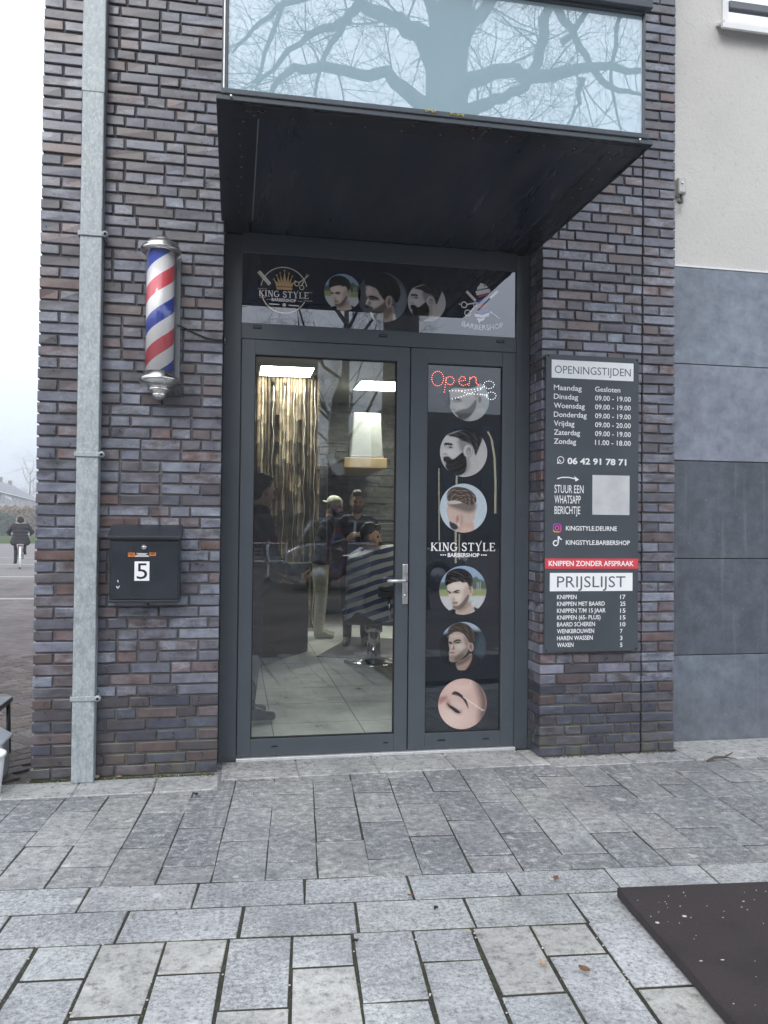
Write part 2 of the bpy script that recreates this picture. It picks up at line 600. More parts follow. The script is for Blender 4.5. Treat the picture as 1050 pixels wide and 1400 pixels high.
def slab_uv(mb, u0, u1, v0, v1, gap, col, top=0.0):
    pc_ = PO + EU * (u0 + .1) + EV * v0
    if pc_.x < -.85 and pc_.y > -.08: v0 += pc_.y + .08
    if v1 - v0 < .03: return
    q = []
    gv = max(gap, .0054)
    for (u, v) in ((u0 + gap, v1 - gv), (u1 - gap, v1 - gv), (u1 - gap, v0 + gv), (u0 + gap, v0 + gv)):
        p = PO + EU * u + EV * v
        q.append((p.x + rnd.gauss(0, .0022), p.y + rnd.gauss(0, .0022)))
    slab(mb, q, top + rnd.uniform(-.0008, .0008), .05, .0024, col)


mb = MB()
DARKS = [(.175, .182, .192), (.20, .206, .214), (.15, .157, .168), (.225, .229, .232), (.25, .252, .25)]
GRAN = [(.365, .375, .386), (.335, .345, .357), (.38, .389, .394), (.31, .32, .332)]
BEIGE = [(.37, .366, .345), (.345, .342, .325), (.395, .388, .365)]
for k in range(-16, 34):                                       # zone along the wall: columns running out from the facade
    u0 = .032 + .207 * k
    v = -.35 - .21 * (k % 2) + rnd.uniform(-.03, .03)
    while v < 1.285:
        v2 = min(v + .415 + rnd.uniform(-.006, .006), 1.285)
        if v2 > 1.17: v2 = 1.285
        if v2 - v > .05: slab_uv(mb, u0, u0 + .207, v, v2, rnd.choice((.0016, .0020, .0026, .0036)), jit(rnd.choice(DARKS), .14) + (.25,))
        v = v2
for r, (v0, v1, off) in enumerate(((1.285, 1.49, -.014), (1.49, 1.715, .172))):      # two courses along
    for k in range(-9, 18):
        u0 = off + .405 * k
        slab_uv(mb, u0, u0 + .405, v0, v1, .0045, jit(rnd.choice(GRAN), .08) + (1.0,))
for k in range(-16, 34):                                       # large slabs towards the street
    u0 = .139 + .206 * k
    v = 1.715 - (.20 if k % 2 else .0)
    first = True
    while v < 3.2:
        L = .40
        v2 = v + L
        a = max(v, 1.715)
        kind = (k + int(v * 3)) % 3
        slab_uv(mb, u0, u0 + .206, a, v2, .0062, (jit(rnd.choice(BEIGE), .1) + (.35,)) if kind == 0 else (jit(rnd.choice(GRAN), .10) + (1.0,)))
        v = v2
# the row of pale slabs that follows the wall and the doorstep
PALE = [(.37, .375, .37), (.34, .345, .34), (.40, .40, .385)]
def wall_row(x0, x1, y0, y1, L, top):
    x = x0
    while x < x1 - .02:
        x2 = min(x + L * rnd.uniform(.9, 1.1), x1)
        slab(mb, [(x + .004, y0), (x2 - .004, y0), (x2 - .004, y1), (x + .004, y1)], top, .06, .004, jit(rnd.choice(PALE), .07) + (.3,), .0012)
        x = x2
wall_row(-3.4, -.062, -.285, -.045, .43, .005)
wall_row(-.055, 1.84, -.135, .175, .44, .005)
wall_row(1.845, 2.73, -.185, -.004, .45, .005)
wall_row(2.735, 6.2, -.19, .20, .50, .006)
mb.add([(-3.6, -.046, -.0034), (-3.6, -3.4, -.0034), (-1.06, -3.4, -.0034), (-1.06, -.046, -.0034)], [(0, 1, 2, 3)], 1)
mb.add([(-1.06, .2, -.0034), (-1.06, -3.4, -.0034), (7, -3.9, -.0034), (7, .2, -.0034)], [(0, 1, 2, 3)], 1)
pave = mb.build('pavement', [SLAB, SOIL])
tag(pave, kind='structure')

mb = MB()                                                     # clinker street: one sheet to the horizon
mb.add([(-600, -600, -.018), (600, -600, -.018), (600, 900, -.018), (-600, 900, -.018)], [(0, 1, 2, 3)])
tag(mb.build('street', KLINK), kind='structure')

mb = MB()                                                     # herringbone clinkers by the corner of the shop
KC = [(.135, .11, .10), (.11, .092, .088), (.125, .115, .108), (.15, .125, .115), (.09, .08, .08)]
ca, sa = math.cos(rad(40)), math.sin(rad(40))
wv = .105
for i in range(-44, 45):
    for j in range(-44, 45):
        m = (i - j) % 4
        if m == 0: b = (i, j, i + 2, j + 1)
        elif m == 3: b = (i, j, i + 1, j + 2)
        else: continue
        q = []
        for (a_, b_) in ((b[0], b[1]), (b[2], b[1]), (b[2], b[3]), (b[0], b[3])):
            xx, yy = a_ * wv, b_ * wv
            ddx = .004 if a_ == b[0] else -.004; ddy = .004 if b_ == b[1] else -.004
            xx += ddx; yy += ddy
            q.append((xx * ca - yy * sa - 2.3, xx * sa + yy * ca + 2.0))
        cx_, cy_ = sum(p[0] for p in q) / 4, sum(p[1] for p in q) / 4
        if not (-4.0 < cx_ < -1.17 and .04 < cy_ < 4.4): continue
        slab(mb, q, -.002, .012, .003, jit(rnd.choice(KC), .2), .003)
tag(mb.build('clinker_path', attr_mat('clinker', .8, .3, 30, .3, .3)), kind='structure')

mb = MB()
mb.box(-60, -1.4, 11.1, 11.22, -.03, .0)
tag(mb.build('kerb', plain('kerb concrete', (.42, .42, .41), .8)), kind='structure')
mb = MB()
mb.add([(-90, 16.5, -.012), (-1.5, 16.5, -.012), (-1.5, 54, -.012), (-90, 54, -.012)], [(0, 1, 2, 3)])
tag(mb.build('road', plain('road asphalt', (.165, .152, .148), .85, 0, .2, 2)), kind='structure')
mb = MB()
for y_, x0_, x1_ in ((17.8, -12, -4), (24.5, -9.3, -6.2), (30.0, -14, -8)):
    mb.add([(x0_, y_, -.006), (x1_, y_ - .3, -.006), (x1_, y_ - .12, -.006), (x0_, y_ + .2, -.006)], [(0, 1, 2, 3)])
tag(mb.build('road_marking', plain('road paint', (.45, .45, .44), .7)), kind='structure')
GRASS = plain('grass blades', (.085, .13, .04), .9, 0, .35, .8)
mb = MB()
mb.add([(-120, 54, .02), (-1, 54, .02), (-1, 98, .05), (-120, 98, .05)], [(0, 1, 2, 3)])
for _ in range(9000):
    y_ = rnd.uniform(54, 97); x_ = -.27 * y_ + rnd.uniform(-6, 5)
    h_ = rnd.uniform(.05, .16)
    mb.add([(x_ - .06, y_, .03), (x_ + .06, y_, .03), (x_ + rnd.uniform(-.05, .05), y_, .05 + h_)], [(0, 1, 2)])
tag(mb.build('grass', GRASS, fix=False), kind='stuff')

# ================================================================== THE SHOP BUILDING
shop = thing('shop_building', 'dark brick corner building with a glazed black shop entrance under a bay window', 'building', (0, 0, 0))
COURSE, BH = .0616, .0505
PALETTE = [((.085, .073, .077), 3), ((.095, .066, .060), 3), ((.125, .072, .058), 2.2), ((.095, .100, .118), 2.6), ((.125, .128, .145), 1.8),
           ((.060, .052, .058), 2.6), ((.165, .172, .195), .9), ((.088, .086, .096), 2.4)]
LOWPAL = [((.046, .049, .064), 4), ((.055, .045, .048), 3), ((.085, .056, .050), 2), ((.040, .040, .052), 2)]


def brick_col(z):
    pal = LOWPAL if z < .40 + .1 * rnd.random() else PALETTE
    t = rnd.uniform(0, sum(w for _, w in pal))
    for c, w in pal:
        t -= w
        if t <= 0: break
    c = (c[0] * .86, c[1] * .88, c[2] * .99)
    return jit(c, .13, .03) + (rnd.choice((.05, .15, .3, .45, .7, .85)) if z > .4 else rnd.choice((.02, .05, .12, .25)),)


def brick(mb, s0, s1, z0, P, depth=.03, z1=None):
    """P(s, z, d) -> world, d outward from the wall face"""
    z1 = z1 or z0 + BH
    j = lambda a=.0021: rnd.uniform(-a, a)
    d = j(.0026); c = .0034
    o = [(s0 + j(), z0 + j()), (s1 + j(), z0 + j()), (s1 + j(), z1 + j()), (s0 + j(), z1 + j())]
    cs, cz = (s0 + s1) / 2, (z0 + z1) / 2
    inn = [(s + (c if s < cs else -c), z + (c if z < cz else -c)) for s, z in o]
    vs = [P(s, z, -depth) for s, z in o] + [P(s, z, d - c) for s, z in o] + [P(s, z, d + j(.0014)) for s, z in inn]
    fs = [(8, 9, 10, 11)]
    for i in range(4):
        k = (i + 1) % 4
        fs += [(i, k, 4 + k, 4 + i), (4 + i, 4 + k, 8 + k, 8 + i)]
    mb.add(vs, fs, 0, brick_col(z0))


def wild_bond(mb, s0, s1, zt, P, starts=None, skip=None, ends=None):
    prev, last = [], []
    row = 0
    z = .012
    while z < zt:
        s = s0
        joints = []
        run = 0
        first = True
        while s < s1 - .02:
            if first and starts: L = starts[row % 2]
            elif first: L = rnd.choice((.06, .097, .15, .205, .205))
            else:
                L = .205 if rnd.random() < .62 and run < 3 else .097
                if run >= 3: L = .097
            run = run + 1 if L > .15 else 0
            for _ in range(3):
                if any(abs(s + L - q) < .04 for q in prev) and not first: L = .097 if L > .15 else .205
            e = s + L
            if e > s1 - .06: e = s1
            dp = .03
            if first and ends == 'left': dp = (.198, .095)[row % 2]
            if not (skip and skip(s, e, z)):
                brick(mb, s, e, z, P, dp)
            joints.append(e)
            s = e + .0115
            first = False
        prev = joints + last
        last = joints
        z += COURSE
        row += 1


FRONT = lambda s, z, d: Vector((s, -d, z))
TOPZ = 6.1
mb = MB()
row = 0; z = .012
while z < TOPZ:                                               # corner strip behind which the pipe hangs
    if row % 2: brick(mb, -1.052, -.846, z, FRONT, .198)
    else:
        brick(mb, -1.052, -.955, z, FRONT, .095); brick(mb, -.943, -.846, z, FRONT)
    side = lambda s, z_, d: Vector((-1.052 - d, s, z_))
    s = .21 if row % 2 else .107
    while s < 2.0:
        brick(mb, s, s + .205, z, side); s += .2165
    z += COURSE; row += 1
wild_bond(mb, -.832, -.077, TOPZ, FRONT)
mb.box(-1.043, -.838, .012, .35, 0, TOPZ + .05, 1)
mb.box(-.836, -.079, .0122, .30, 0, TOPZ + .05, 1)
mb.box(-1.0432, -.95, .352, 9.2, 0, TOPZ + .05, 1)
mb.build('brick_wall', [BRICK, MORTAR], shop)

mb = MB()
wild_bond(mb, 1.822, 2.477, TOPZ, FRONT, starts=(.15, .095), ends='left')
z = .012; row = 0
rv = lambda s, z_, d: Vector((1.822 - d, s, z_))
while z < 3.12:
    if row % 2: brick(mb, .1065, .199, z, rv)
    z += COURSE; row += 1
row = 0; z = .012
while z < TOPZ:
    if row % 2: brick(mb, 2.487, 2.702, z, FRONT)
    else:
        brick(mb, 2.487, 2.588, z, FRONT); brick(mb, 2.600, 2.702, z, FRONT)
    z += COURSE; row += 1
mb.box(1.831, 2.476, .012, .30, 0, TOPZ + .05, 1)
mb.box(2.489, 2.695, .0122, .30, 0, TOPZ + .05, 1)
mb.box(2.478, 2.4865, .014, .28, 0, TOPZ, 2)
mb.build('brick_pier', [BRICK, MORTAR, BLACKGAP], shop)

# roof slab and wall above the entrance (hidden behind the bay), interior shell
INTW = plain('interior plaster', (.45, .44, .42), .8)
mb = MB()
mb.box(-.07, 1.82, .03, .30, 3.25, TOPZ, 0)
mb.build('upper_wall', plain('upper wall render', (.12, .12, .13), .8), shop)
mb = MB(); mb.box(-1.045, 2.70, .36, 9.2, TOPZ - .1, TOPZ + .045)
mb.build('roof', plain('roof bitumen', (.05, .05, .05), .9), shop)

# ---- bay window over the door
BY = -1.30
bay = bpy.data.objects.new('bay_window', None); link(bay, shop)
xl, xr = W(295.5, 135, BY).x, W(892.6, 199, BY).x
zb = (W(295.5, 135, BY).z + W(892.6, 199, BY).z) / 2
gl, gr = W(311.2, 122, BY).x, W(879.4, 184, BY).x
gz = (W(311.2, 122, BY).z + W(879.4, 183.7, BY).z) / 2
tz0, tz1 = W(880, 20, BY).z, W(880, 2, BY).z
bxl, bxr = W(302.5, 100, BY).x, W(886, 188, BY).x
mb = MB()                                                     # soffit with a border and a recessed sheet
mb.box(xl, xr, BY, BY + .13, zb, zb + .02, 0, ch=.002)
mb.box(xl, xl + .17, BY + .1315, .0, zb, zb + .0195, 0, ch=.002)
mb.box(xr - .17, xr, BY + .1315, .0, zb, zb + .0195, 0, ch=.002)
mb.box(xl + .176, xr - .176, BY + .137, .16, zb + .006, zb + .0215, 6)
mb.box(xr - .1758, xr - .1715, BY + .135, -.03, zb + .003, zb + .008, 2)
mb.box(-.075, .06, .0015, .19, zb + .004, zb + .02, 0)
mb.box(1.66, 1.82, .0015, .19, zb + .004, zb + .02, 0)
mb.box(xl + .1715, xl + .1745, BY + .135, -.03, zb + .003, zb + .008, 1)          # thin pale strip along the left seam
mb.box(xl + .12, xr - .14, BY + .1312, BY + .1335, zb + .003, zb + .008, 2)
for k in range(11):
    for (sx, sy) in ((xl + .15 + k * .16, BY + .10), (xl + .10, BY + .16 + k * .11), (xr - .12, BY + .16 + k * .11)):
        if sx < xr - .05 and sy < -.05: mb.ball((sx + rnd.uniform(-.01, .01), sy, zb), .0035, 6, 3 if rnd.random() < .6 else 1)
# rust holes and hanging flakes
for (px_, py_, s_) in ((349, 152, .035), (312, 244, .012), (560, 172, .02), (650, 178, .03), (706, 186, .025), (742, 330, .02)):
    p = G(px_, py_, zb)
    for _ in range(9):
        q = p + Vector((rnd.uniform(-1, 1) * s_, rnd.uniform(-.35, .35) * s_, -.001))
        mb.ball(q, (rnd.uniform(.2, .45) * s_, rnd.uniform(.15, .3) * s_, .002), 6, 4 if rnd.random() < .6 else 5)
mb.build('soffit', [SOFFIT, plain('pale soffit mark', (.34, .34, .33), .9), plain('dark seam strip', (.09, .09, .09), .9), plain('screw head', (.30, .31, .32), .5, .4),
                    plain('rust', (.10, .042, .03), .9, 0, .4), BLACKGAP, PANEL], bay)
mb = MB()
for x0_ in (-.0, .3, .62, .93, 1.25, 1.52):                     # ragged lime and dirt along the front lip and the wall joint
    mb.tube([(x0_ + i * .05, BY + .02 + rnd.uniform(-.004, .004), zb - .001) for i in range(6)], [rnd.uniform(.001, .004) for _ in range(6)], 5)
mb.tube([(xr - .012, BY + .05 + i * .06, zb - .002 + rnd.uniform(-.004, .003)) for i in range(20)], [rnd.uniform(.002, .007) for _ in range(20)], 5)
mb.build('dirt_edge', plain('crusted dirt', (.055, .047, .043), 1), bay)
mb = MB()
mb.box(bxl, bxr, BY - .012, BY + .05, zb + .022, gz, 0, ch=.003)                # sill rail
mb.box(xl, xr, BY - .004, BY + .05, zb + .001, zb + .0215, 0, ch=.002)
mb.box(bxl + .004, gl, BY, BY + .06, gz + .001, 5.2, 0, ch=.003)
mb.box(gl - .018, gl - .013, BY - .006, BY, gz + .002, 5.2, 1)
mb.box(gr, bxr - .012, BY, BY + .06, gz + .001, 5.2, 0, ch=.003)
mb.box(gl + .001, gr - .001, BY - .004, BY + .055, tz0, tz1, 0, ch=.003)
mb.box(gl + .5, bxr + .005, BY - .035, BY - .0045, tz0 + .012, tz1 + .02, 0, ch=.003)
mb.box(bxl, bxl + .04, BY + .061, .0, zb + .022, 5.2, 0)
mb.box(bxr - .04, bxr, BY + .061, .0, zb + .022, 5.2, 0)
mb.box(bxl, bxr, BY, .0, 5.201, 5.3, 0)
for px_, py_ in ((316, 131), (875, 191)):
    p = W(px_, py_, BY - .013); mb.ball(p, .006, 8, 2)
mb.build('frame', [ALU, STEEL, CHROME], bay)
mb = MB(); mb.box(gl + .001, gr - .001, BY + .012, BY + .026, gz + .001, tz0 - .001)
mb.build('pane', BAYGLASS, bay)
mb = MB(); mb.box(gl + .001, gr - .001, BY + .012, BY + .026, tz1 + .001, 5.19)
mb.build('pane', BAYGLASS, bay)
LICHM = plain('yellow lichen', (.40, .34, .09), .9)
for grp in (((584, 152), (592, 153)), ((617, 156), (625, 157), (631, 158))):    # lichen tufts on the rail
    mb = MB()
    for px_, py_ in grp:
        p = W(px_, py_, BY - .014)
        for _ in range(6): mb.ball(p + Vector((rnd.uniform(-.012, .012), 0, rnd.uniform(-.004, .006))), rnd.uniform(.002, .005), 6)
    mb.build('lichen', LICHM, bay)

# ---- door frame, transom, two leaves
DY = .20
px = lambda x, y: W(x, y, DY)
mb = MB()
mb.box(-.076, .0265, DY, DY + .08, 0, 3.10, 0, ch=.003)
mb.box(1.7315, 1.8205, DY, DY + .08, 0, 3.10, 0, ch=.003)
mb.box(.027, 1.731, DY + .002, DY + .08, 2.486, 2.581, 0, ch=.003)
mb.box(.027, 1.731, DY + .002, DY + .08, 3.002, 3.118, 0, ch=.003)
for x_, y_ in ((352, 447), (524, 459), (684, 467)):
    p = px(x_, y_); mb.box(p.x - .024, p.x + .024, DY - .003, DY + .004, p.z - .008, p.z + .008, 1); mb.box(p.x - .018, p.x + .018, DY - .0035, DY - .001, p.z - .003, p.z + .003, 0)
mb.box(-.0785, -.0765, DY - .01, DY + .05, 0, 3.1, 1)
mb.box(.0265, 1.7315, DY + .075, DY + .082, .0, 2.52, 1)        # rebate behind the leaf gaps (only edges show)
mb2 = MB()
frame_o = None
mbf = mb
# open the rebate: only thin strips
mbf.v = mbf.v[:-8]; mbf.f = mbf.f[:-6]; mbf.m = mbf.m[:-6]; mbf.c = mbf.c[:-6]; mbf.sm = mbf.sm[:-6]
for (a, b, c_, d_) in ((.0262, .034, .0, 2.49), (1.043, 1.056, .0, 2.49), (1.722, 1.732, .0, 2.49)):
    mbf.box(a, b, DY + .05, DY + .06, c_, d_, 1)
mbf.box(.0264, 1.7316, DY + .0505, DY + .061, 2.476, 2.4862, 1)
mbf.build('door_frame', [ALU, BLACKGAP], shop)
mb = MB()
mb.box(.0268, 1.7312, DY - .03, DY + .06, .0055, .024, 0, ch=.003)
mb.build('threshold', plain('threshold aluminium', (.72, .73, .74), .35, .6, .1, 30), shop)
mb = MB(); mb.box(.0285, 1.7295, DY + .018, DY + .032, 2.5815, 3.0015)
transom = mb.build('transom_window', TRANSOMGLASS, shop)


def leaf(name, x0, x1, gx0, gx1, gz0, gz1, glass, slots):
    mb = MB()
    z0, z1 = .028, 2.4815
    mb.box(x0, gx0, DY - .006, DY + .05, z0, z1, 0, ch=.0025)
    mb.box(gx1, x1, DY - .006, DY + .05, z0, z1, 0, ch=.0025)
    mb.box(gx0 + .0003, gx1 - .0003, DY - .0058, DY + .05, z0, gz0, 0, ch=.0025)
    mb.box(gx0 + .0003, gx1 - .0003, DY - .0058, DY + .05, gz1, z1, 0, ch=.0025)
    g = .006                                                  # glazing bead and rubber
    for (a, b, c_, d_) in ((gx0, gx0 + g, gz0, gz1), (gx1 - g, gx1, gz0, gz1), (gx0 + g, gx1 - g, gz0, gz0 + g), (gx0 + g, gx1 - g, gz1 - g, gz1)):
        mb.box(a + .0002, b - .0002, DY + .006, DY + .03, c_ + .0002, d_ - .0002, 1)
    for x_, y_, w_ in slots:
        p = px(x_, y_); mb.box(p.x - w_, p.x + w_, DY - .008, DY - .004, p.z - .004, p.z + .004, 1)
    o = mb.build(name, [ALU, BLACKGAP], shop)
    m = MB(); m.box(gx0 + g, gx1 - g, DY + .012, DY + .026, gz0 + g, gz1 - g)
    m.build('pane', glass, o)
    return o


LGX0, LGX1 = (px(349, 485).x + px(342, 1012).x) / 2, (px(543, 494).x + px(538, 1003).x) / 2
LGZ0, LGZ1 = px(440, 1007).z, px(446, 489.5).z
RGX0, RGX1 = px(583, 700).x, px(685.5, 700).x
RGZ0, RGZ1 = px(634, 1000.5).z, px(634, 499).z
door_l = leaf('door', .0305, 1.0455, LGX0, LGX1, LGZ0, LGZ1, GLASS, [(375, 1020, .018), (527, 1015, .014)])
door_r = leaf('door', 1.053, 1.7275, RGX0, RGX1, RGZ0, RGZ1, DARKGLASS, [(603, 1011.5, .024), (664, 1009.5, .020)])
door_l['label'] = 'clear glass door leaf with lever handle'
door_r['label'] = 'narrow door leaf with dark film and round portrait stickers'
mb = MB()                                                     # lever handle on its long plate
pa, pb = px(553.5, 771), px(553, 826)
mb.box(pa.x - .017, pa.x + .017, DY - .016, DY - .0061, pb.z, pa.z, 0, ch=.005)
hz = px(553, 793).z
mb.tube([(pa.x, DY - .01, hz), (pa.x, DY - .055, hz), (pa.x - .015, DY - .066, hz), (px(527, 793).x, DY - .066, hz - .003)], [.010, .010, .011, .010], 12)
mb.tube([(pa.x, DY - .017, pb.z + .055), (pa.x, DY - .0145, pb.z + .055)], .0085, 12, 1)
mb.box(pa.x - .0015, pa.x + .0015, DY - .0185, DY - .0165, pb.z + .048, pb.z + .061, 2)
mb.build('handle', [STEEL, CHROME, BLACKGAP], door_l)

# ---- interior
TILE = NT('shop floor tile')
_b = TILE.new('ShaderNodeTexBrick'); _b.offset = 0.0
_mp = TILE.new('ShaderNodeMapping'); _mp.inputs['Location'].default_value = (.33, .2, 0)
TILE.l.new(TILE.coord(), _mp.inputs[0]); TILE.l.new(_mp.outputs[0], _b.inputs['Vector'])
for k_, v_ in (('Color1', (.52, .53, .51, 1)), ('Color2', (.46, .47, .455, 1)), ('Mortar', (.10, .10, .10, 1)), ('Scale', 1.0), ('Brick Width', .6), ('Row Height', .6), ('Mortar Size', .004)):
    _b.inputs[k_].default_value = v_
_n = TILE.noise(4, 6, .7)
TILE.set('Base Color', TILE.mix(1.0, _b.outputs[0], TILE.mix(TILE.rng(_n, .3, .7, 0, 1), (.7, .7, .7), (1.2, 1.2, 1.18)), 'MULTIPLY'))
TILE.set('Roughness', TILE.rng(_n, .3, .7, .25, .5))
mb = MB(); mb.box(-.94, 2.69, DY + .06, 8.2, -.015, .018)
mb.build('floor', TILE.mat, shop)
mb = MB(); mb.box(-.948, 2.69, .31, 8.3, 3.36, 3.46)
mb.build('ceiling', plain('grey ceiling', (.26, .26, .25), .9), shop)
mb = MB(); mb.box(-.07, 1.82, .285, .305, 3.12, 3.359)
mb.build('header', BLACKGAP, shop)


def make_slate():
    t = NT('stacked slate')
    a = t.new('ShaderNodeVertexColor'); a.layer_name = 'Col'
    n = t.noise(12, 6, .7)
    t.set('Base Color', t.mix(1.0, a.outputs[0], t.mix(t.rng(n, .3, .7, 0, 1), (.6, .6, .6), (1.4, 1.4, 1.35)), 'MULTIPLY'))
    t.set('Roughness', .6); t.bump(n, .5, .02)
    return t.mat
mb = MB()
z = .02
while z < 3.36:
    h = rnd.choice((.05, .07, .09, .06)); x = -.94
    while x < 2.69:
        L = rnd.uniform(.15, .55); x2 = min(x + L, 2.69)
        c = jit(rnd.choice([(.10, .10, .095), (.075, .078, .078), (.13, .125, .115), (.09, .085, .075)]), .2)
        mb.box(x + .002, x2 - .002, 8.06 + rnd.uniform(-.02, .02), 8.2, z + .0015, min(z + h, 3.36) - .0015, 0, c)
        x = x2
    z += h
mb.build('back_wall', make_slate(), shop)
mb = MB(); mb.box(2.60, 2.70, .31, 8.05, .02, 3.36)
mb.build('side_wall', plain('dark side wall', (.06, .058, .056), .6), shop)
# cane screen: upright canes, thing of its own
cane = thing('bamboo_screen', 'tall screen of upright brown bamboo canes reaching the shop ceiling', 'screen', (0, 0, 0))
CANE = attr_mat('cane', .9, .4, 12, .12)
bx0, bx1 = W(340, 600, 5.9).x - .35, W(433, 600, 5.9).x
x = bx0; i = 0
mbk = MB(); mbg = MB()
while x < bx1:
    r_ = rnd.uniform(.016, .030)
    x += r_ * .9
    c = jit(rnd.choice([(.14, .10, .062), (.105, .078, .05), (.175, .14, .095), (.05, .037, .026)]), .2)
    pts = []; rr = []
    zz = .05
    while zz < 3.30:
        pts += [(x + rnd.uniform(-.003, .003), 5.9 + rnd.uniform(-.01, .01), zz)]; rr += [r_]
        zz2 = zz + rnd.uniform(.25, .36)
        pts += [(x, 5.9, zz2 - .02), (x, 5.9, zz2 - .01)]; rr += [r_ * .96, r_ * 1.12]
        zz = zz2
    mbk.tube(pts, rr, 8, 0, c)
    x += r_ * rnd.choice((.9, 1.0, 1.05, 1.5))
    i += 1
mbk.build('cane_row', CANE, cane)
mb = MB()
mb.box(bx0, bx1, 5.97, 6.0, .05, 3.3)
mb.build('backing_board', plain('cane backing', (.05, .04, .03), .8), cane)
mb = MB()
for xx in np.linspace(bx0 + .25, bx1 - .03, 8):                   # silver tinsel cords
    mb.tube([(xx + .012 * math.sin(k * 1.1 + xx * 40), 5.85, .1 + k * .1) for k in range(32)], .004, 5)
mb.build('tinsel_cord', plain('tinsel', (.5, .5, .46), .5, .3), cane)

LAMP = plain('ceiling light panel', (.9, .9, .88), .5, emit=(1, .98, .90), es=30.0)
for (a, b, yd, lab) in (((356, 508), (427, 508), .62, 'lit rectangular ceiling panel above the bamboo screen'), ((488, 528), (560, 528), .7, 'lit rectangular ceiling panel in front of the slate wall')):
    g0, g1 = G(a[0], a[1], 3.33), G(b[0], b[1], 3.33)
    cl = thing('ceiling_light', lab, 'ceiling light', ((g0.x + g1.x) / 2, (g0.y + g1.y) / 2, 3.36), 0, 'ceiling light panels')
    hw = (g1.x - g0.x) / 2
    m = MB(); m.box(-hw, hw, -yd / 2, yd / 2, -.03, -.012); m.build('diffuser', LAMP, cl)
    m = MB()
    for (x0, x1, y0, y1) in ((-hw - .02, -hw - .0005, -yd / 2 - .02, yd / 2 + .02), (hw + .0005, hw + .02, -yd / 2 - .02, yd / 2 + .02), (-hw, hw, -yd / 2 - .02, -yd / 2 - .0005), (-hw, hw, yd / 2 + .0005, yd / 2 + .02)):
        m.box(x0, x1, y0, y1, -.034, 0)
    m.build('frame', WHITEPVC, cl)
# ================================================================== NEIGHBOUR
NY = .20
nb = thing('neighbour_building', 'pale stucco building with bluestone plinth panels right of the brick pier', 'building', (0, 0, 0))
nz = [0.0, W(985, 895, NY).z, W(985, 764, NY).z, (W(921, 630, NY).z + W(1050, 632, NY).z) / 2, (W(923, 497.5, NY).z + W(1050, 502.7, NY).z) / 2, (W(923, 364.7, NY).z + W(1050, 373.1, NY).z) / 2]
mb = MB(); mb.box(2.62, 9.5, NY + .012, 7, nz[5] + .014, 7.5)
mb.build('stucco_wall', STUCCO, nb)
PANC = [(.125, .145, .182), (.070, .080, .100), (.066, .076, .096), (.185, .21, .258), (.18, .205, .252)]
mb = MB()
for i in range(5):
    xx = 2.64
    for L in (3.4, 1.8, 1.9):
        c = jit(PANC[i], .04)
        mb.box(xx + .0015, xx + L - .0015, NY + (0 if i not in (1, 2) else .004), NY + .03, nz[i] + .003, nz[i + 1] - .002, 0, c, ch=.003)
        xx += L
mb.box(2.64, 9.7, NY + .031, 6.9, 0, nz[5], 1)
mb.build('plinth', [BLUESTONE, BLACKGAP], nb)
mb = MB(); mb.box(2.64, 9.6, NY - .004, NY + .02, nz[5] + .001, nz[5] + .013)
mb.build('plinth_trim', WHITEPVC, nb)
wx = W(990, 10, NY).x
sz = W(988, 42, NY).z
win = bpy.data.objects.new('window', None); link(win, nb)
mb = MB()
wz0 = W(992, 30, NY).z
mb.box(wx, 9.0, NY - .012, NY + .011, wz0 - .04, wz0 + .005, 0, ch=.002)
mb.box(wx - .012, wx + .03, NY - .006, NY + .0115, wz0 + .0052, 6.8, 0, ch=.002)
mb.build('frame', WHITEPVC, win)
mb = MB(); q0, q1 = W(992, 12, NY), W(992, 2, NY)
mb.box(wx + .0305, 9.0, NY - .02, NY + .0112, q0.z, q1.z, 0, ch=.004)
mb.build('rail', plain('grey rail', (.12, .13, .14), .4), win)
mb = MB(); mb.box(wx + .031, 9.0, NY + .004, NY + .0118, wz0 + .006, q0.z - .001); mb.box(wx + .031, 9.0, NY + .004, NY + .0118, q1.z + .001, 6.7)
mb.build('pane', WINGLASS, win)
mb = MB(); mb.prism([(NY - .07, sz - .022), (NY - .07, sz + .012), (NY + .0115, sz + .05), (NY + .0115, sz + .03), (NY - .05, sz + .008), (NY - .05, sz - .022)], 'x', W(987, 40, NY - .06).x, 9.0)
mb.build('sill', WHITEPVC, win)

# wall anchor beside the pier
p = W(931, 258, NY - .02)
ah = thing('wall_anchor', 'small grey metal anchor box with hook on stucco wall beside the pier', 'anchor', p)
AG = plain('galvanised box', (.42, .42, .40), .5, .4, .2, 30)
mb = MB(); mb.box(-.035, .022, -.03, .03, -.045, .062, 0, ch=.006); mb.build('body', AG, ah)
mb = MB(); mb.box(-.03, .012, -.034, -.0305, -.035, .052, 0, ch=.0015); mb.ball((-.012, -.036, .022), .009, 8, 1); mb.build('plate', [plain('anchor plate', (.50, .50, .48), .5, .3), CHROME], ah)
mb = MB(); mb.tube([(-.005, -.005, -.045), (0, -.01, -.075), (-.006, -.02, -.098), (-.022, -.024, -.104), (-.034, -.022, -.092)], [.008, .008, .009, .010, .011], 8); mb.build('hook', plain('dark iron', (.10, .10, .10), .5, .5), ah)

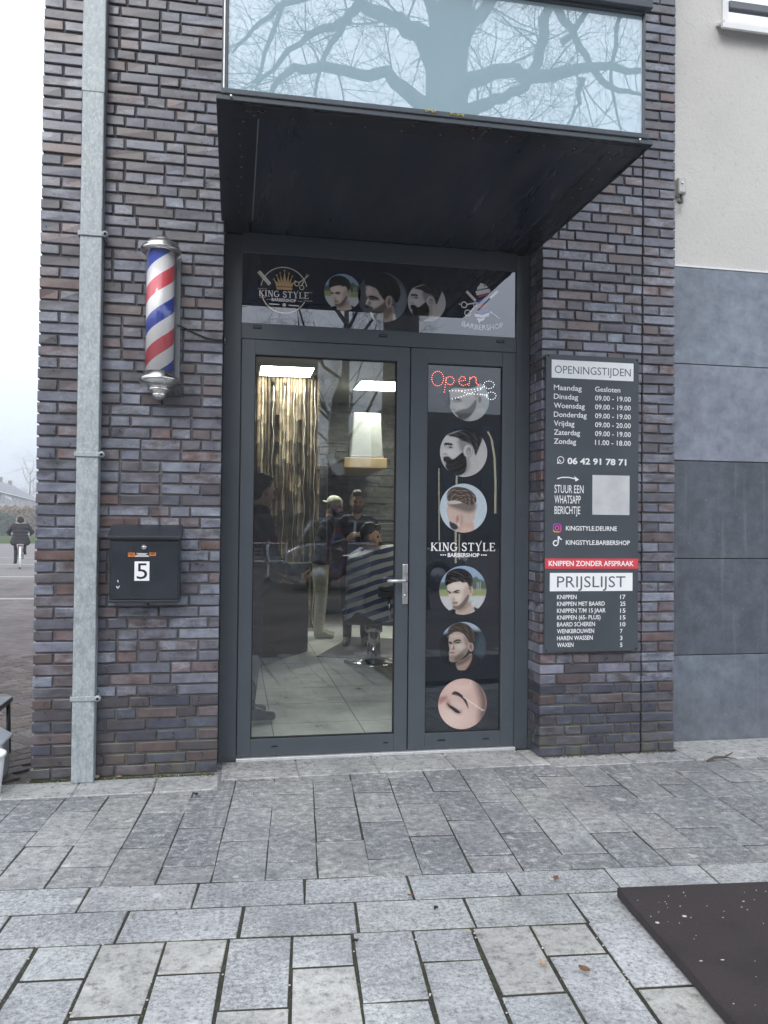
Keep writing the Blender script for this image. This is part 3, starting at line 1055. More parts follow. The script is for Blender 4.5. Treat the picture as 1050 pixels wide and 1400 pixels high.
# ================================================================== DOWNPIPE
dp = thing('downpipe', 'square zinc rainwater downpipe fixed to the brick wall', 'downpipe', (-.775, -.045, 0))
PX0, PX1 = W(97, 1040, -.085).x + .775, W(128, 1040, -.085).x + .775
mb = MB(); mb.box(PX0, PX1, -.042, .035, .006, W(122, 118, -.085).z, 0, ch=.006)
mb.build('pipe', ZINC, dp)
mb = MB(); mb.box(PX0 - .003, PX1 + .003, -.045, .036, W(122, 118, -.085).z - .03, 6.0, 0, ch=.006)
mb.build('upper_pipe', ZINC, dp)
for yy in (319, 621, 955, -230):
    z_ = W(118, yy, -.085).z
    m = MB()
    m.box(PX0 - .006, PX1 + .006, -.052, -.0455, z_ - .013, z_ + .013, 0, ch=.003)
    m.box(PX1 + .0065, PX1 + .012, -.0445, .044, z_ - .013, z_ + .013, 0, ch=.002)
    m.box(PX0 - .010, PX0 - .0065, -.0445, .044, z_ - .013, z_ + .013, 0)
    for sx in (PX1 + .016,):
        m.tube([(sx, -.056, z_), (sx, -.030, z_)], .0165, 12)
        m.tube([(sx, -.058, z_), (sx, -.0565, z_)], .008, 8, 1)
    m.build('bracket', [ZINC, BLACKGAP], dp)
# ================================================================== BARBER POLE
pc = W(219, 433, -.11)
zt_, zb_ = W(219, 321, -.11).z, W(217, 547, -.11).z
bp_ = thing('barber_pole', 'chrome capped barber pole with red white and blue spiral on the brick wall', 'barber pole', (pc.x, -.115, 0))
H_ = zt_ - zb_
t0, t1 = zb_ + H_ * .165, zt_ - H_ * .115
STRIPE = NT('barber stripes')
_s = STRIPE.new('ShaderNodeSeparateXYZ'); STRIPE.l.new(STRIPE.coord(), _s.inputs[0])
_a = STRIPE.math('ARCTAN2', _s.outputs[1], _s.outputs[0])
_ph = STRIPE.math('FRACT', STRIPE.math('ADD', STRIPE.math('SUBTRACT', STRIPE.math('MULTIPLY', _s.outputs[2], 1 / .345), STRIPE.math('MULTIPLY', _a, 1 / (2 * math.pi))), .63))
_cr = STRIPE.new('ShaderNodeValToRGB'); _cr.color_ramp.interpolation = 'CONSTANT'
els = _cr.color_ramp.elements
els[0].position = 0; els[0].color = (.05, .09, .46, 1)
els[1].position = .25; els[1].color = (.88, .88, .88, 1)
for p_, c_ in ((.5, (.72, .08, .11, 1)), (.75, (.88, .88, .88, 1))):
    e = els.new(p_); e.color = c_
STRIPE.l.new(_ph, _cr.inputs[0]); STRIPE.set('Base Color', _cr.outputs[0]); STRIPE.set('Roughness', .35); STRIPE.set('Coat Weight', 1.0); STRIPE.set('Coat Roughness', .04)
mb = MB(); mb.lathe([(.074, t0), (.074, t1)], 40)
mb.build('striped_tube', STRIPE.mat, bp_)
def tub_glass():
    t = NT('clear tube'); t.n.remove(t.b)
    a = t.new('ShaderNodeBsdfTransparent'); a.inputs[0].default_value = (.99, .99, .99, 1); g = t.new('ShaderNodeBsdfGlossy'); g.inputs['Roughness'].default_value = .03
    lw = t.new('ShaderNodeLayerWeight'); lw.inputs[0].default_value = .45
    m = t.new('ShaderNodeMixShader'); t.l.new(t.rng(lw.outputs['Fresnel'], 0, 1, .03, .40), m.inputs[0]); t.l.new(a.outputs[0], m.inputs[1]); t.l.new(g.outputs[0], m.inputs[2])
    t.l.new(m.outputs[0], t.out.inputs['Surface']); return t.mat
mb = MB(); mb.lathe([(.084, t0 + .001), (.084, t1 - .001)], 40)
mb.build('clear_tube', tub_glass(), bp_)
CAPM = plain('chromed cap', (.72, .71, .68), .22, 1.0, .1, 14)
k = H_
mb = MB(); mb.lathe([(.082, t1), (.100, t1 + .002), (.108, t1 + .010), (.108, t1 + .020), (.098, t1 + .027), (.098, t1 + .034), (.088, t1 + .046), (.070, t1 + .058), (.063, t1 + .060), (.060, t1 + .068), (.046, t1 + .080), (.034, t1 + .083), (.030, t1 + .092), (.014, zt_ - .004), (.003, zt_)], 40)
mb.build('top_cap', CAPM, bp_)
mb = MB(); mb.lathe([(.003, zb_), (.018, zb_ + .003), (.036, zb_ + .016), (.040, zb_ + .028), (.036, zb_ + .034), (.054, zb_ + .042), (.062, zb_ + .055), (.058, zb_ + .062), (.052, zb_ + .066), (.078, zb_ + .072), (.098, zb_ + .088), (.108, zb_ + .104), (.105, zb_ + .118), (.086, zb_ + .128), (.082, t0)], 40)
mb.build('bottom_cap', CAPM, bp_)
mb = MB(); mb.box(-.07, .10, .092, .112, t0 - .02, t1 + .02, 0, ch=.004)
mb.build('back_plate', plain('mount plate', (.26, .28, .29), .45, .6), bp_)
c0, c1 = W(243, 446, -.012), W(307, 465, -.006)
cb = thing('power_cable', 'thin black power cable running from the barber pole to the door frame', 'cable', c0)
mb = MB()
pts = [Vector((0, -.03, 0)), Vector((.03, .003, -.004)), (c1 - c0) * .35 + Vector((0, 0, -.008)), (c1 - c0) * .6 + Vector((0, 0, -.018)), (c1 - c0) * .8 + Vector((0, 0, -.012)), (c1 - c0)]
mb.tube(pts, .0045, 8); mb.build('cord', BLACKPAINT, cb)
mb = MB(); mb.ball((c1 - c0) + Vector((.004, -.006, -.006)), (.008, .006, .016), 10); mb.build('cable_clip', BLACKPAINT, cb)

# ================================================================== MAILBOX
MY = -.13
ml, mr = W(149, 780, MY).x, W(245.5, 780, MY).x
mz0, mz1 = (W(148, 825.5, MY).z + W(245, 823, MY).z) / 2, (W(148, 734, MY).z + W(247, 733, MY).z) / 2
mt = (W(156, 717, -.02).z + W(248, 717, -.02).z) / 2
mbx = thing('mailbox', 'black wall mailbox with slanted lid and white number plate', 'mailbox', ((ml + mr) / 2, 0, mz0))
hw, hh = (mr - ml) / 2, mz1 - mz0
mb = MB(); mb.box(-hw, hw, MY + .005, -.004, .001, hh - .003, 0, ch=.003); mb.box(-hw - .001, hw + .001, MY - .004, MY + .0045, .0, .014, 0, ch=.002)
mb.build('body', BLACKPAINT, mbx)
mb = MB(); mb.prism([(MY - .022, hh - .014), (MY - .022, hh + .002), (-.006, mt - mz0), (-.003, mt - mz0 - .004), (-.003, hh - .0025), (MY - .006, hh - .0025), (MY - .014, hh - .014)], 'x', -hw - .008, hw + .008)
mb.build('lid', BLACKPAINT, mbx, bevel=.002)
mb = MB(); mb.box(-hw + .012, hw - .008, MY - .002, MY + .0045, .020, hh - .030, 0, ch=.002)
door_m = mb.build('door', BLACKPAINT, mbx)
def onbox(x, y):
    p = W(x, y, MY - .003); return p.x - (ml + mr) / 2, p.z - mz0
lx, lz = onbox(197, 748)
mb = MB(); mb.tube([(lx, MY - .002, lz), (lx, MY - .009, lz)], .014, 16); mb.tube([(lx, MY - .0091, lz), (lx, MY - .011, lz)], .009, 16, 1); mb.box(lx - .006, lx + .006, MY - .0118, MY - .0111, lz - .001, lz + .001, 2)
mb.build('lock', [STEEL, CHROME, BLACKGAP], door_m)


def text_geo(s, offset=0.0, shear=0.0):
    cu = bpy.data.curves.new('t', 'FONT'); cu.body = s; cu.size = 1.0; cu.offset = offset; cu.shear = shear; cu.resolution_u = 3
    o = bpy.data.objects.new('t', cu); COL.objects.link(o)
    dg = bpy.context.evaluated_depsgraph_get()
    me = bpy.data.meshes.new_from_object(o.evaluated_get(dg))
    vs = [v.co.copy() for v in me.vertices]; fs = [tuple(p.vertices) for p in me.polygons]
    bpy.data.objects.remove(o); bpy.data.curves.remove(cu); bpy.data.meshes.remove(me)
    return vs, fs


CAPH = None
def put_text(mb, s, x0, z0, cap, y, width=None, mat=0, bold=0.0, align='l', fn=None):
    """flat print facing -y: baseline start (x0, z0), cap height and width in metres"""
    global CAPH
    if CAPH is None:
        v, _ = text_geo('H'); CAPH = max(p.y for p in v)
    vs, fs = text_geo(s, bold)
    if not vs: return
    a, b = min(p.x for p in vs), max(p.x for p in vs)
    k = cap / CAPH
    kx = width / (b - a) if width else k
    if align == 'c': x0 = x0 - (b - a) * kx / 2
    out = []
    for p in vs:
        X, Z = x0 + (p.x - a) * kx, z0 + p.y * k
        if fn: X, Z = fn(X, Z)
        out.append((X, y, Z))
    mb.add(out, fs, mat)


mb = MB()
a, b = onbox(184, 767.5), onbox(204, 794)
mb.box(a[0], b[0], MY - .004, MY - .0021, b[1], a[1], 0)
put_text(mb, '5', a[0] + (b[0] - a[0]) * .16, b[1] + (a[1] - b[1]) * .1, (a[1] - b[1]) * .80, MY - .0046, (b[0] - a[0]) * .7, 1)
mb.build('number_plate', [WHITEPRINT, BLACKGAP], door_m)
mb = MB()
ORANGE = plain('orange sticker', (.75, .23, .03), .5)
for (x0, y0, x1, y1) in ((175.2, 755.6, 184, 761), (204.2, 755, 213, 760)):
    a, b = onbox(x0, y0), onbox(x1, y1)
    mb.box(a[0], b[0], MY - .0034, MY - .0021, b[1], a[1], 0)
    put_text(mb, 'NEE', a[0] + .003, b[1] + .005, .014, MY - .0038, (b[0] - a[0]) * .8, 1, .02)
a, b = onbox(184.4, 756), onbox(203.8, 761.5)
mb.box(a[0], b[0], MY - .0031, MY - .0021, b[1], a[1], 3)
for k_, (f0, f1) in enumerate(((.12, .88), (.2, .8), (.05, .95), (.0, 1.0))):
    zz = a[1] - (k_ + .5) * (a[1] - b[1]) / 4
    mb.box(a[0] + (b[0] - a[0]) * f0, a[0] + (b[0] - a[0]) * f1, MY - .0034, MY - .0031, zz - .0014, zz + .0014, 2)
mb.build('sticker', [ORANGE, BLACKGAP, WHITEPRINT, BLACKPAINT], door_m)
mb = MB()
for (x0, y0, x1, y1) in ((161, 793, 161.6, 796.5), (159.3, 801.5, 161, 805), (161, 805, 163.2, 801), (160.6, 803.6, 161.3, 805.2)):
    a, b = onbox(x0, y0), onbox(x1, y1)
    mb.tube([(a[0], MY - .0028, a[1]), (b[0], MY - .0028, b[1])], .0022, 6)
mb.build('paint_chip', WHITEPRINT, door_m)

# ================================================================== PRICE BOARD
SY = -.026
sg = thing('price_board', 'tall anthracite board listing opening hours and prices on the brick pier', 'sign', (0, 0, 0))
sx0, sx1 = (W(747, 484, SY).x + W(744, 890, SY).x) / 2, (W(873, 490, SY).x + W(872.5, 890, SY).x) / 2
sz1, sz0 = (W(747, 483.5, SY).z + W(873, 490.2, SY).z) / 2, (W(744, 891, SY).z + W(872.5, 890.5, SY).z) / 2
mb = MB(); mb.box(sx0, sx1, SY, -.006, sz0, sz1, 0, ch=.0015)
for (ax, az) in ((sx0 + .015, sz1 - .012), (sx1 - .012, sz1 - .012), (sx0 + .012, sz0 + .012), (sx1 - .012, sz0 + .012)):
    mb.ball((ax, SY - .001, az), (.006, .003, .006), 8, 1)
mb.build('panel', [plain('anthracite board', (.050, .060, .072), .42, 0, .1, 3), BLACKGAP], sg)
S1 = lambda zx, zy: W(730 + zx / 6.0875, 470 + zy / 6.0875, SY)
S2 = lambda zx, zy: W(730 + zx / 6.3625, 680 + zy / 6.3625, SY)
PX = 1 / F * 4.78
RED = plain('red band', (.62, .045, .06), .5)
ANTH = plain('anthracite print', (.085, .098, .115), .5)
def rect(mb, p, q, y, mat):
    z1 = (p.z); z0 = (q.z)
    mb.box(p.x, q.x, y, y + .0006, z0, z1, mat)
mb = MB()
tl, br = S1(147, 147), S1(828, 297)
# rows are level in the world: take heights at the middle of each row
rect(mb, Vector((S1(147, 200).x, 0, S1(487, 148).z)), Vector((S1(828, 200).x, 0, S1(487, 297).z)), SY - .001, 0)
mb.build('title_plate', WHITEPRINT, sg)
mb = MB()
rect(mb, Vector((S2(138, 700).x, 0, S2(497, 657).z)), Vector((S2(857, 700).x, 0, S2(497, 815).z)), SY - .001, 0)
mb.build('title_plate', WHITEPRINT, sg)
mb = MB(); rect(mb, Vector((sx0 + .0005, 0, S2(497, 532).z)), Vector((sx1 - .0005, 0, S2(497, 620).z)), SY - .001, 0)
mb.build('red_strip', RED, sg)
mb = MB(); rect(mb, Vector((S1(486, 1250).x, 0, S1(640, 1095).z)), Vector((S1(795, 1250).x, 0, S2(665, 152).z)), SY - .001, 0)
mb.build('blank_plate', plain('pale plate', (.50, .51, .52), .5), sg)
TY = SY - .0014
mb = MB()
def row1(s, zx0, zy, capz, zx1=None, mat=0, bold=0.0):
    mb = MB(); a = S1(zx0, zy); w = S1(zx1, zy).x - a.x if zx1 else None
    put_text(mb, s, a.x, a.z, capz / 6.0875 * PX, TY, w, mat, bold)
    mb.build('lettering', [WHITEPRINT, ANTH], sg, fix=False)
def row2(s, zx0, zy, capz, zx1=None, mat=0, bold=0.0):
    mb = MB(); a = S2(zx0, zy); w = S2(zx1, zy).x - a.x if zx1 else None
    put_text(mb, s, a.x, a.z, capz / 6.3625 * PX, TY, w, mat, bold)
    mb.build('lettering', [WHITEPRINT, ANTH], sg, fix=False)
row1('OPENINGSTIJDEN', 172, 243, 64, 805, 1)
DAYS = [('Maandag', 'Gesloten', 397, 718), ('Dinsdag', '09.00 - 19.00', 367, 805), ('Woensdag', '09.00 - 19.00', 422, 805), ('Donderdag', '09.00 - 19.00', 438, 805), ('Vrijdag', '09.00 - 20.00', 336, 805), ('Zaterdag', '09.00 - 19.00', 383, 805), ('Zondag', '11.00 - 18.00', 350, 805)]
for i_, (d_, h_, e1, e2) in enumerate(DAYS):
    yb = 383 + 74.6 * i_
    row1(d_, 165, yb, 43, e1, 0, .008)
    row1(h_, 508, 397 + 74.0 * i_, 41, e2, 0, .008)
row1('06 42 91 78 71', 278, 999, 49, 768, 0, .03)
for s_, zy, e_ in (('STUUR EEN', 1240, 412), ('WHATSAPP', 1327, 388)):
    row1(s_, 170, zy, 66, e_, 0, .004)
row2('BERICHTJE', 178, 143, 66, 402, 0, .004)
row2('KINGSTYLE.DEURNE', 277, 287, 38, 720, 0, .014)
row2('KINGSTYLE.BARBERSHOP', 277, 411, 38, 833, 0, .014)
row2('KNIPPEN ZONDER AFSPRAAK', 127, 596, 43, 868, 0, .022)
row2('PRIJSLIJST', 200, 783, 96, 795, 1)
for i_, (a_, b_, e_) in enumerate((('KNIPPEN', '17', 370), ('KNIPPEN MET BAARD', '25', 615), ('KNIPPEN T/M 15 JAAR', '15', 622), ('KNIPPEN (65- PLUS)', '15', 578), ('BAARD SCHEREN', '10', 530), ('WENKBROUWEN', '7', 522), ('HAREN WASSEN', '3', 510), ('WAXEN', '5', 343))):
    row2(a_, 200, 885 + 59.6 * i_, 36, e_, 0, .012); row2(b_, 749, 883 + 59.6 * i_, 36, 795 if len(b_) == 2 else 768, 0, .012)
# small pictograms
mb = MB()
def ring(mb, c, r, w, mat=0, n=28, y=TY, a0=0, a1=2 * math.pi, sx=1.0):
    vs, fs = [], []
    full = abs(a1 - a0 - 2 * math.pi) < 1e-6
    for i in range(n + 1):
        an = a0 + (a1 - a0) * i / n
        for rr in (r, r - w): vs.append((c.x + math.cos(an) * rr * sx, y, c.z + math.sin(an) * rr))
    for i in range(n): fs.append((2 * i, 2 * i + 1, 2 * i + 3, 2 * i + 2))
    mb.add(vs, fs, mat)
def line(mb, a, b, w, mat=0, y=TY, w2=None):
    a, b = Vector((a.x, 0, a.z)), Vector((b.x, 0, b.z)); d = (b - a).normalized(); n_ = Vector((-d.z, 0, d.x)); w2 = w if w2 is None else w2
    mb.add([(p.x, y, p.z) for p in (a + n_ * w / 2, a - n_ * w / 2, b - n_ * w2 / 2, b + n_ * w2 / 2)], [(0, 1, 2, 3)], mat)
def fpoly(mb, pts, mat=0, y=TY):
    mb.add([(p.x, y, p.z) for p in pts], [tuple(range(len(pts)))], mat)
U1 = PX / 6.0875; U2 = PX / 6.3625
c = S1(222, 967); ring(mb, c, 31 * U1, 6 * U1)
fpoly(mb, [c + Vector((-30, 0, -14)) * U1, c + Vector((-32, 0, -34)) * U1, c + Vector((-12, 0, -29)) * U1])
ring(mb, c + Vector((2, 0, 2)) * U1, 17 * U1, 8 * U1, 0, 12, TY, math.pi * .95, math.pi * 1.55)
mb.build('pictogram', WHITEPRINT, sg)
mb = MB()
A_ = [S1(192, 1124), S1(230, 1112), S1(290, 1112), S1(340, 1124)]
for i_ in range(3): line(mb, A_[i_], A_[i_ + 1], 9 * U1)
fpoly(mb, [S1(335, 1102), S1(345, 1147), S1(374, 1131)])
mb.build('pictogram', WHITEPRINT, sg)
mb = MB()
c = S2(201, 266); h_ = 38 * U2
GRAD = [plain('violet print', (.30, .06, .50), .5), plain('pink print', (.68, .08, .30), .5), plain('orange print', (.80, .35, .08), .5)]
def rrect(mb, c, h, w, r, mat_of, n=8):
    pts = []
    for (qx, qz, a0) in ((1, 1, 0), (-1, 1, 90), (-1, -1, 180), (1, -1, 270)):
        for i in range(n + 1):
            an = rad(a0 + 90 * i / n); pts.append((qx * (h - r) + math.cos(an) * r, qz * (h - r) + math.sin(an) * r))
    m = len(pts)
    for i in range(m):
        p, q = pts[i], pts[(i + 1) % m]; k = 1 - w / h
        mb.add([(c.x + p[0], TY, c.z + p[1]), (c.x + p[0] * k, TY, c.z + p[1] * k), (c.x + q[0] * k, TY, c.z + q[1] * k), (c.x + q[0], TY, c.z + q[1])], [(0, 1, 2, 3)], mat_of(p))
cm = lambda p: 1 if p[1] > .3 * h_ else (2 if p[0] > -.3 * h_ else 3)
rrect(mb, c, h_, 8 * U2, 18 * U2, cm)
ring(mb, c, 21 * U2, 7 * U2, 2, 20); ring(mb, c + Vector((24, 0, 24)) * U2, 5 * U2, 5 * U2, 1, 8)
mb.build('pictogram', [WHITEPRINT] + GRAD, sg)
mb = MB()
ring(mb, S2(188, 398), 27 * U2, 11 * U2, 0, 24, TY, rad(60), rad(400))
line(mb, S2(211, 337), S2(211, 400), 12 * U2); 
ring(mb, S2(240, 343), 27 * U2, 11 * U2, 0, 12, TY, rad(170), rad(275))
mb.build('pictogram', [WHITEPRINT] + GRAD, sg)

# ================================================================== RUBBER MAT, CLUTTER ON THE GROUND
m0 = G(843, 1212, .045)
mt_ = thing('rubber_mat', 'thick dark brown rubber mat lying on the grey paving', 'mat', (m0.x, m0.y, .006), -rad(4.6))
mb = MB(); mb.box(0, 1.5, -1.25, 0, .001, .038, 0, ch=.006); mb.build('mat_tile', RUBBER, mt_)
mb = MB()
for _ in range(70):
    s_ = rnd.uniform(.0012, .0035) if rnd.random() < .88 else rnd.uniform(.005, .009)
    x_, y_ = rnd.uniform(.02, 1.0), -rnd.uniform(.02, .8) if rnd.random() < .6 else -abs(rnd.gauss(.18, .06))
    mb.ball((x_, y_, .0385), (s_, s_ * rnd.uniform(.4, 1), .0012), 6)
tag(mb.build('crumbs', plain('pale crumbs', (.52, .50, .48), .9), loc=(m0.x, m0.y, .006)), kind='stuff').rotation_euler = (0, 0, -rad(4.6))

LEAFM = plain('dry leaf', (.16, .085, .045), .8, 0, .35, 60)
PLEAF = plain('pale dry leaf', (.36, .28, .20), .8, 0, .3, 60)
def leaf_mb(s):
    m = MB(); n = 9
    vs = [(0, 0, .002)]
    for i in range(n):
        an = 2 * math.pi * i / n; r_ = s * rnd.uniform(.6, 1.1) * (1.3 if i in (0, 4, 5) else 1)
        vs.append((math.cos(an) * r_, math.sin(an) * r_ * .7, .004 + rnd.uniform(0, .4) * s))
    m.add(vs, [(0, 1 + i, 1 + (i + 1) % n) for i in range(n)])
    return m
for (x_, y_, s_, mt__, lab) in ((760, 1202, .020, LEAFM, 'curled brown leaf on pale slab behind the rubber mat'), (742, 1320, .02, PLEAF, 'pale tan leaf in the gap beside the rubber mat edge'),
                                (800, 1328, .022, LEAFM, 'dark torn leaf against the rubber mat edge'), (268, 1087, .02, BLACKGAP, 'black crumpled leaf on paving near the brick wall corner'),
                                (640, 1275, .013, PLEAF, 'small tan leaf scrap on granite slab'), (561, 1225, .012, LEAFM, 'tiny brown leaf scrap in the slab joint'), (133, 1064, .022, PLEAF, 'orange brown leaf by foot of the zinc downpipe'),
                                (163, 1063, .016, PLEAF, 'tan leaf scrap against the foot of the brick wall'), (596, 1243, .014, BLACKGAP, 'black leaf scrap on light granite slab'), (486, 1288, .016, BLACKGAP, 'dark leaf clump in mossy slab joint')):
    p = G(x_, y_, .010)
    o = leaf_mb(s_).build('fallen_leaf', mt__, fix=False)
    o.location = p; o.rotation_euler = (0, 0, rnd.uniform(0, 6)); tag(o, lab, 'leaf', 'fallen leaves on the paving')
mb = MB()
for c_ in ((975, 1037), (958, 1041)):
    pass
a_, b_ = G(967, 1040, .014), G(990, 1035, .018)
mb.tube([a_, (a_ + b_) / 2 + Vector((0, .012, .006)), b_, b_ + (b_ - a_) * .7 + Vector((0, .03, .004))], [.007, .009, .006, .003], 6)
mb.tube([b_, b_ + Vector((.05, -.05, 0))], [.005, .002], 6)
tag(mb.build('twig', plain('twig bark', (.09, .07, .05), .9)), 'broken brown twig lying below the bluestone plinth', 'twig')
mb = MB()
for _ in range(420):                                          # grit in joints and along the walls
    if rnd.random() < .45:
        p = Vector((rnd.uniform(-1.3, 2.7), -abs(rnd.gauss(0, .05)) - .01, .008))
        if -.06 < p.x < 1.82: p.y += .17
    else: p = PO + EU * (.139 + .206 * rnd.randint(-5, 9) + rnd.uniform(-.006, .006)) + EV * rnd.uniform(0, 2.9); p.z = .003
    s_ = rnd.uniform(.0015, .0045)
    mb.ball(p, (s_, s_ * rnd.uniform(.6, 1), s_ * .6), 5, rnd.choice((0, 0, 1)))
tag(mb.build('grit', [plain('pale grit', (.5, .49, .45), .9), plain('dark grit', (.12, .10, .08), .9)]), kind='stuff')
mb = MB()
MOSS = plain('moss', (.055, .075, .022), 1, 0, .4, 60)
for _ in range(1500):
    r_ = rnd.random()
    if r_ < .45: p = Vector((rnd.uniform(-1.06, -.09), -.012 - abs(rnd.gauss(0, .016)), .006))
    elif r_ < .55: p = Vector((rnd.uniform(1.83, 2.7), -.01 - abs(rnd.gauss(0, .008)), .006))
    elif r_ < .8: p = PO + EU * (.139 + .206 * rnd.randint(-3, 7) + rnd.uniform(-.005, .005)) + EV * rnd.uniform(1.7, 2.9) + Vector((0, 0, .0))
    else: p = PO + EU * rnd.uniform(-.8, 2) + EV * (1.715 + rnd.uniform(-.006, .006))
    s_ = rnd.uniform(.0015, .0045) if r_ >= .55 else rnd.uniform(.002, .006)
    mb.ball(p - Vector((0, 0, .004 if r_ >= .55 else .002)), (s_ * rnd.uniform(.8, 1.6), s_ * rnd.uniform(.8, 1.6), s_ * .5), 5)
tag(mb.build('moss', MOSS), kind='stuff')

# bits at the left edge: white tub, grey bin, black chair
q = G(2, 1086)
tb = thing('plastic_tub', 'white plastic tub standing on the paving at the wall corner', 'tub', (q.x - .11, q.y - .02, .006))
mb = MB(); mb.lathe([(.105, 0), (.108, .004), (.125, .20), (.122, .20), (.104, .008), (.0, .008)], 28); mb.build('bucket', WHITEPVC, tb)
mb = MB(); mb.lathe([(.1225, .19), (.132, .192), (.132, .206), (.121, .206)], 28); mb.build('rim', WHITEPVC, tb)
q = G(10, 1070)
bn = thing('waste_bin', 'grey waste bin with domed lid behind the white tub', 'bin', (q.x - .205, q.y + .06, -.002))
BING = plain('grey bin plastic', (.33, .36, .39), .45)
mb = MB(); mb.box(-.15, .17, -.12, .12, 0, .20, 0, ch=.02); mb.build('body', BING, bn)
mb = MB(); mb.prism([(-.17, .201), (-.17, .24), (-.05, .29), (.10, .265), (.185, .215), (.185, .201)], 'y', -.13, .13); mb.build('lid', BING, bn, bevel=.012)
mb = MB(); mb.lathe([(.025, .0), (.024, .19), (.034, .195), (.034, .21), (.0, .214)], 16, 0, None, Matrix.Translation((.168, -.145, 0))); mb.build('leg', STEEL, bn)
q = W(5.5, 970, .35)
ch_ = thing('step_stool', 'low black metal step stool beyond the shop corner', 'stool', (q.x - .265, .35, -.002))
for lx_, ly_ in ((.22, 0), (-.22, 0), (.22, .26), (-.22, .26)):
    mb = MB(); mb.tube([(lx_ * 1.04, ly_, 0), (lx_, ly_, .30)], .013, 8); mb.build('leg', BLACKPAINT, ch_)
mb = MB(); mb.box(-.243, .243, -.02, .28, .30, .335, 0, ch=.008); mb.build('seat', BLACKPAINT, ch_)
mb = MB(); mb.tube([(-.22, 0, .13), (.22, 0, .13)], .01, 8); mb.build('stretcher', BLACKPAINT, ch_)
# ================================================================== STICKERS ON THE DOOR GLASS
def print_mat(refl):                           # a print lying in the plane of the shiny glass
    t = NT('glossy photo print'); t.n.remove(t.b)
    a = t.new('ShaderNodeVertexColor'); a.layer_name = 'Col'
    d = t.new('ShaderNodeBsdfDiffuse'); t.l.new(a.outputs[0], d.inputs[0])
    g = t.new('ShaderNodeBsdfGlossy'); g.inputs['Roughness'].default_value = .02
    lw = t.new('ShaderNodeLayerWeight'); lw.inputs['Blend'].default_value = .25
    m = t.new('ShaderNodeMixShader'); t.l.new(t.rng(lw.outputs['Facing'], 0, 1, refl, refl * 3), m.inputs[0])
    t.l.new(d.outputs[0], m.inputs[1]); t.l.new(g.outputs[0], m.inputs[2]); t.l.new(m.outputs[0], t.out.inputs['Surface'])
    return t.mat
PRINT, PRINT_T = print_mat(.07), print_mat(.15)
def gloss(name, col, refl=.15): return make_glass(name, refl, (1, 1, 1), col, 1.0)
GWHITE = gloss('white film', (.86, .86, .87))


class Paint:
    def __init__(self, u, v):
        self.u, self.v = u, v
        self.c = np.zeros((len(u), 3))
        r = np.random.RandomState(3)
        self.nz = sum(np.sin(u * fx + v * fy + ph) for fx, fy, ph in ((9, 31, 1), (14, -27, 2), (-21, 18, 4), (37, 11, 5))) / 4

    def put(self, al, col):
        al = np.clip(al, 0, 1)[:, None]
        self.c = self.c * (1 - al) + np.array(col) * al

    def ell(self, cx, cy, rx, ry, rot=0.0, soft=.08):
        c, s = math.cos(rot), math.sin(rot)
        x, y = self.u - cx, self.v - cy
        d = np.sqrt(((x * c + y * s) / rx) ** 2 + ((-x * s + y * c) / ry) ** 2)
        return (1 - d) * min(rx, ry) / soft + .5

    def poly(self, pts, soft=.05, sm=2):
        p = np.array(pts, float)
        for _ in range(sm):                                   # corner cutting
            q = np.roll(p, -1, 0)
            p = np.stack([p * .75 + q * .25, p * .25 + q * .75], 1).reshape(-1, 2)
        x, y = self.u, self.v
        d = np.full(len(x), 1e9); ins = np.zeros(len(x), bool)
        for (ax, ay), (bx, by) in zip(p, np.roll(p, -1, 0)):
            ex, ey = bx - ax, by - ay
            t = np.clip(((x - ax) * ex + (y - ay) * ey) / (ex * ex + ey * ey + 1e-12), 0, 1)
            d = np.minimum(d, np.hypot(x - ax - t * ex, y - ay - t * ey))
            cond = (ay > y) != (by > y)
            ins ^= cond & (x < (bx - ax) * (y - ay) / (by - ay + 1e-12) + ax)
        return np.where(ins, d, -d) / soft + .5


class Zp:
    """draws in the pixel frame of an enlarged print: centre cx, cy, radius R"""
    def __init__(self, P, cx, cy, R): self.P, self.cx, self.cy, self.R = P, cx, cy, R
    def p(self, col, pts, soft=5, a=1.0, sm=2):
        q = [((x - self.cx) / self.R, (self.cy - y) / self.R) for x, y in pts]
        m = np.clip(self.P.poly(q, soft / self.R, sm), 0, 1) * a
        self.P.put(m, col); return m
    def e(self, col, x, y, rx, ry, rot=0.0, soft=5, a=1.0):
        m = np.clip(self.P.ell((x - self.cx) / self.R, (self.cy - y) / self.R, rx / self.R, ry / self.R, -rot, soft / self.R), 0, 1) * a
        self.P.put(m, col); return m
    def hair(self, m, x, y, col, amt=.5, f=24, g=9):
        u, v = (x - self.cx) / self.R, (self.cy - y) / self.R
        a = np.arctan2(self.P.v - v, self.P.u - u); r = np.hypot(self.P.u - u, self.P.v - v)
        w = .5 * np.sin(r * f + 2.5 * np.sin(a * 5)) + .5 * np.sin(r * f * 2.1 + a * g)
        self.P.put(m * np.clip(w, 0, 1) * amt * .6, col)
    def grain(self, s=.06):
        r = np.random.RandomState(int(self.cx + self.cy)); self.P.c = np.clip(self.P.c * (1 + s * r.randn(len(self.P.u)))[:, None], 0, .9)


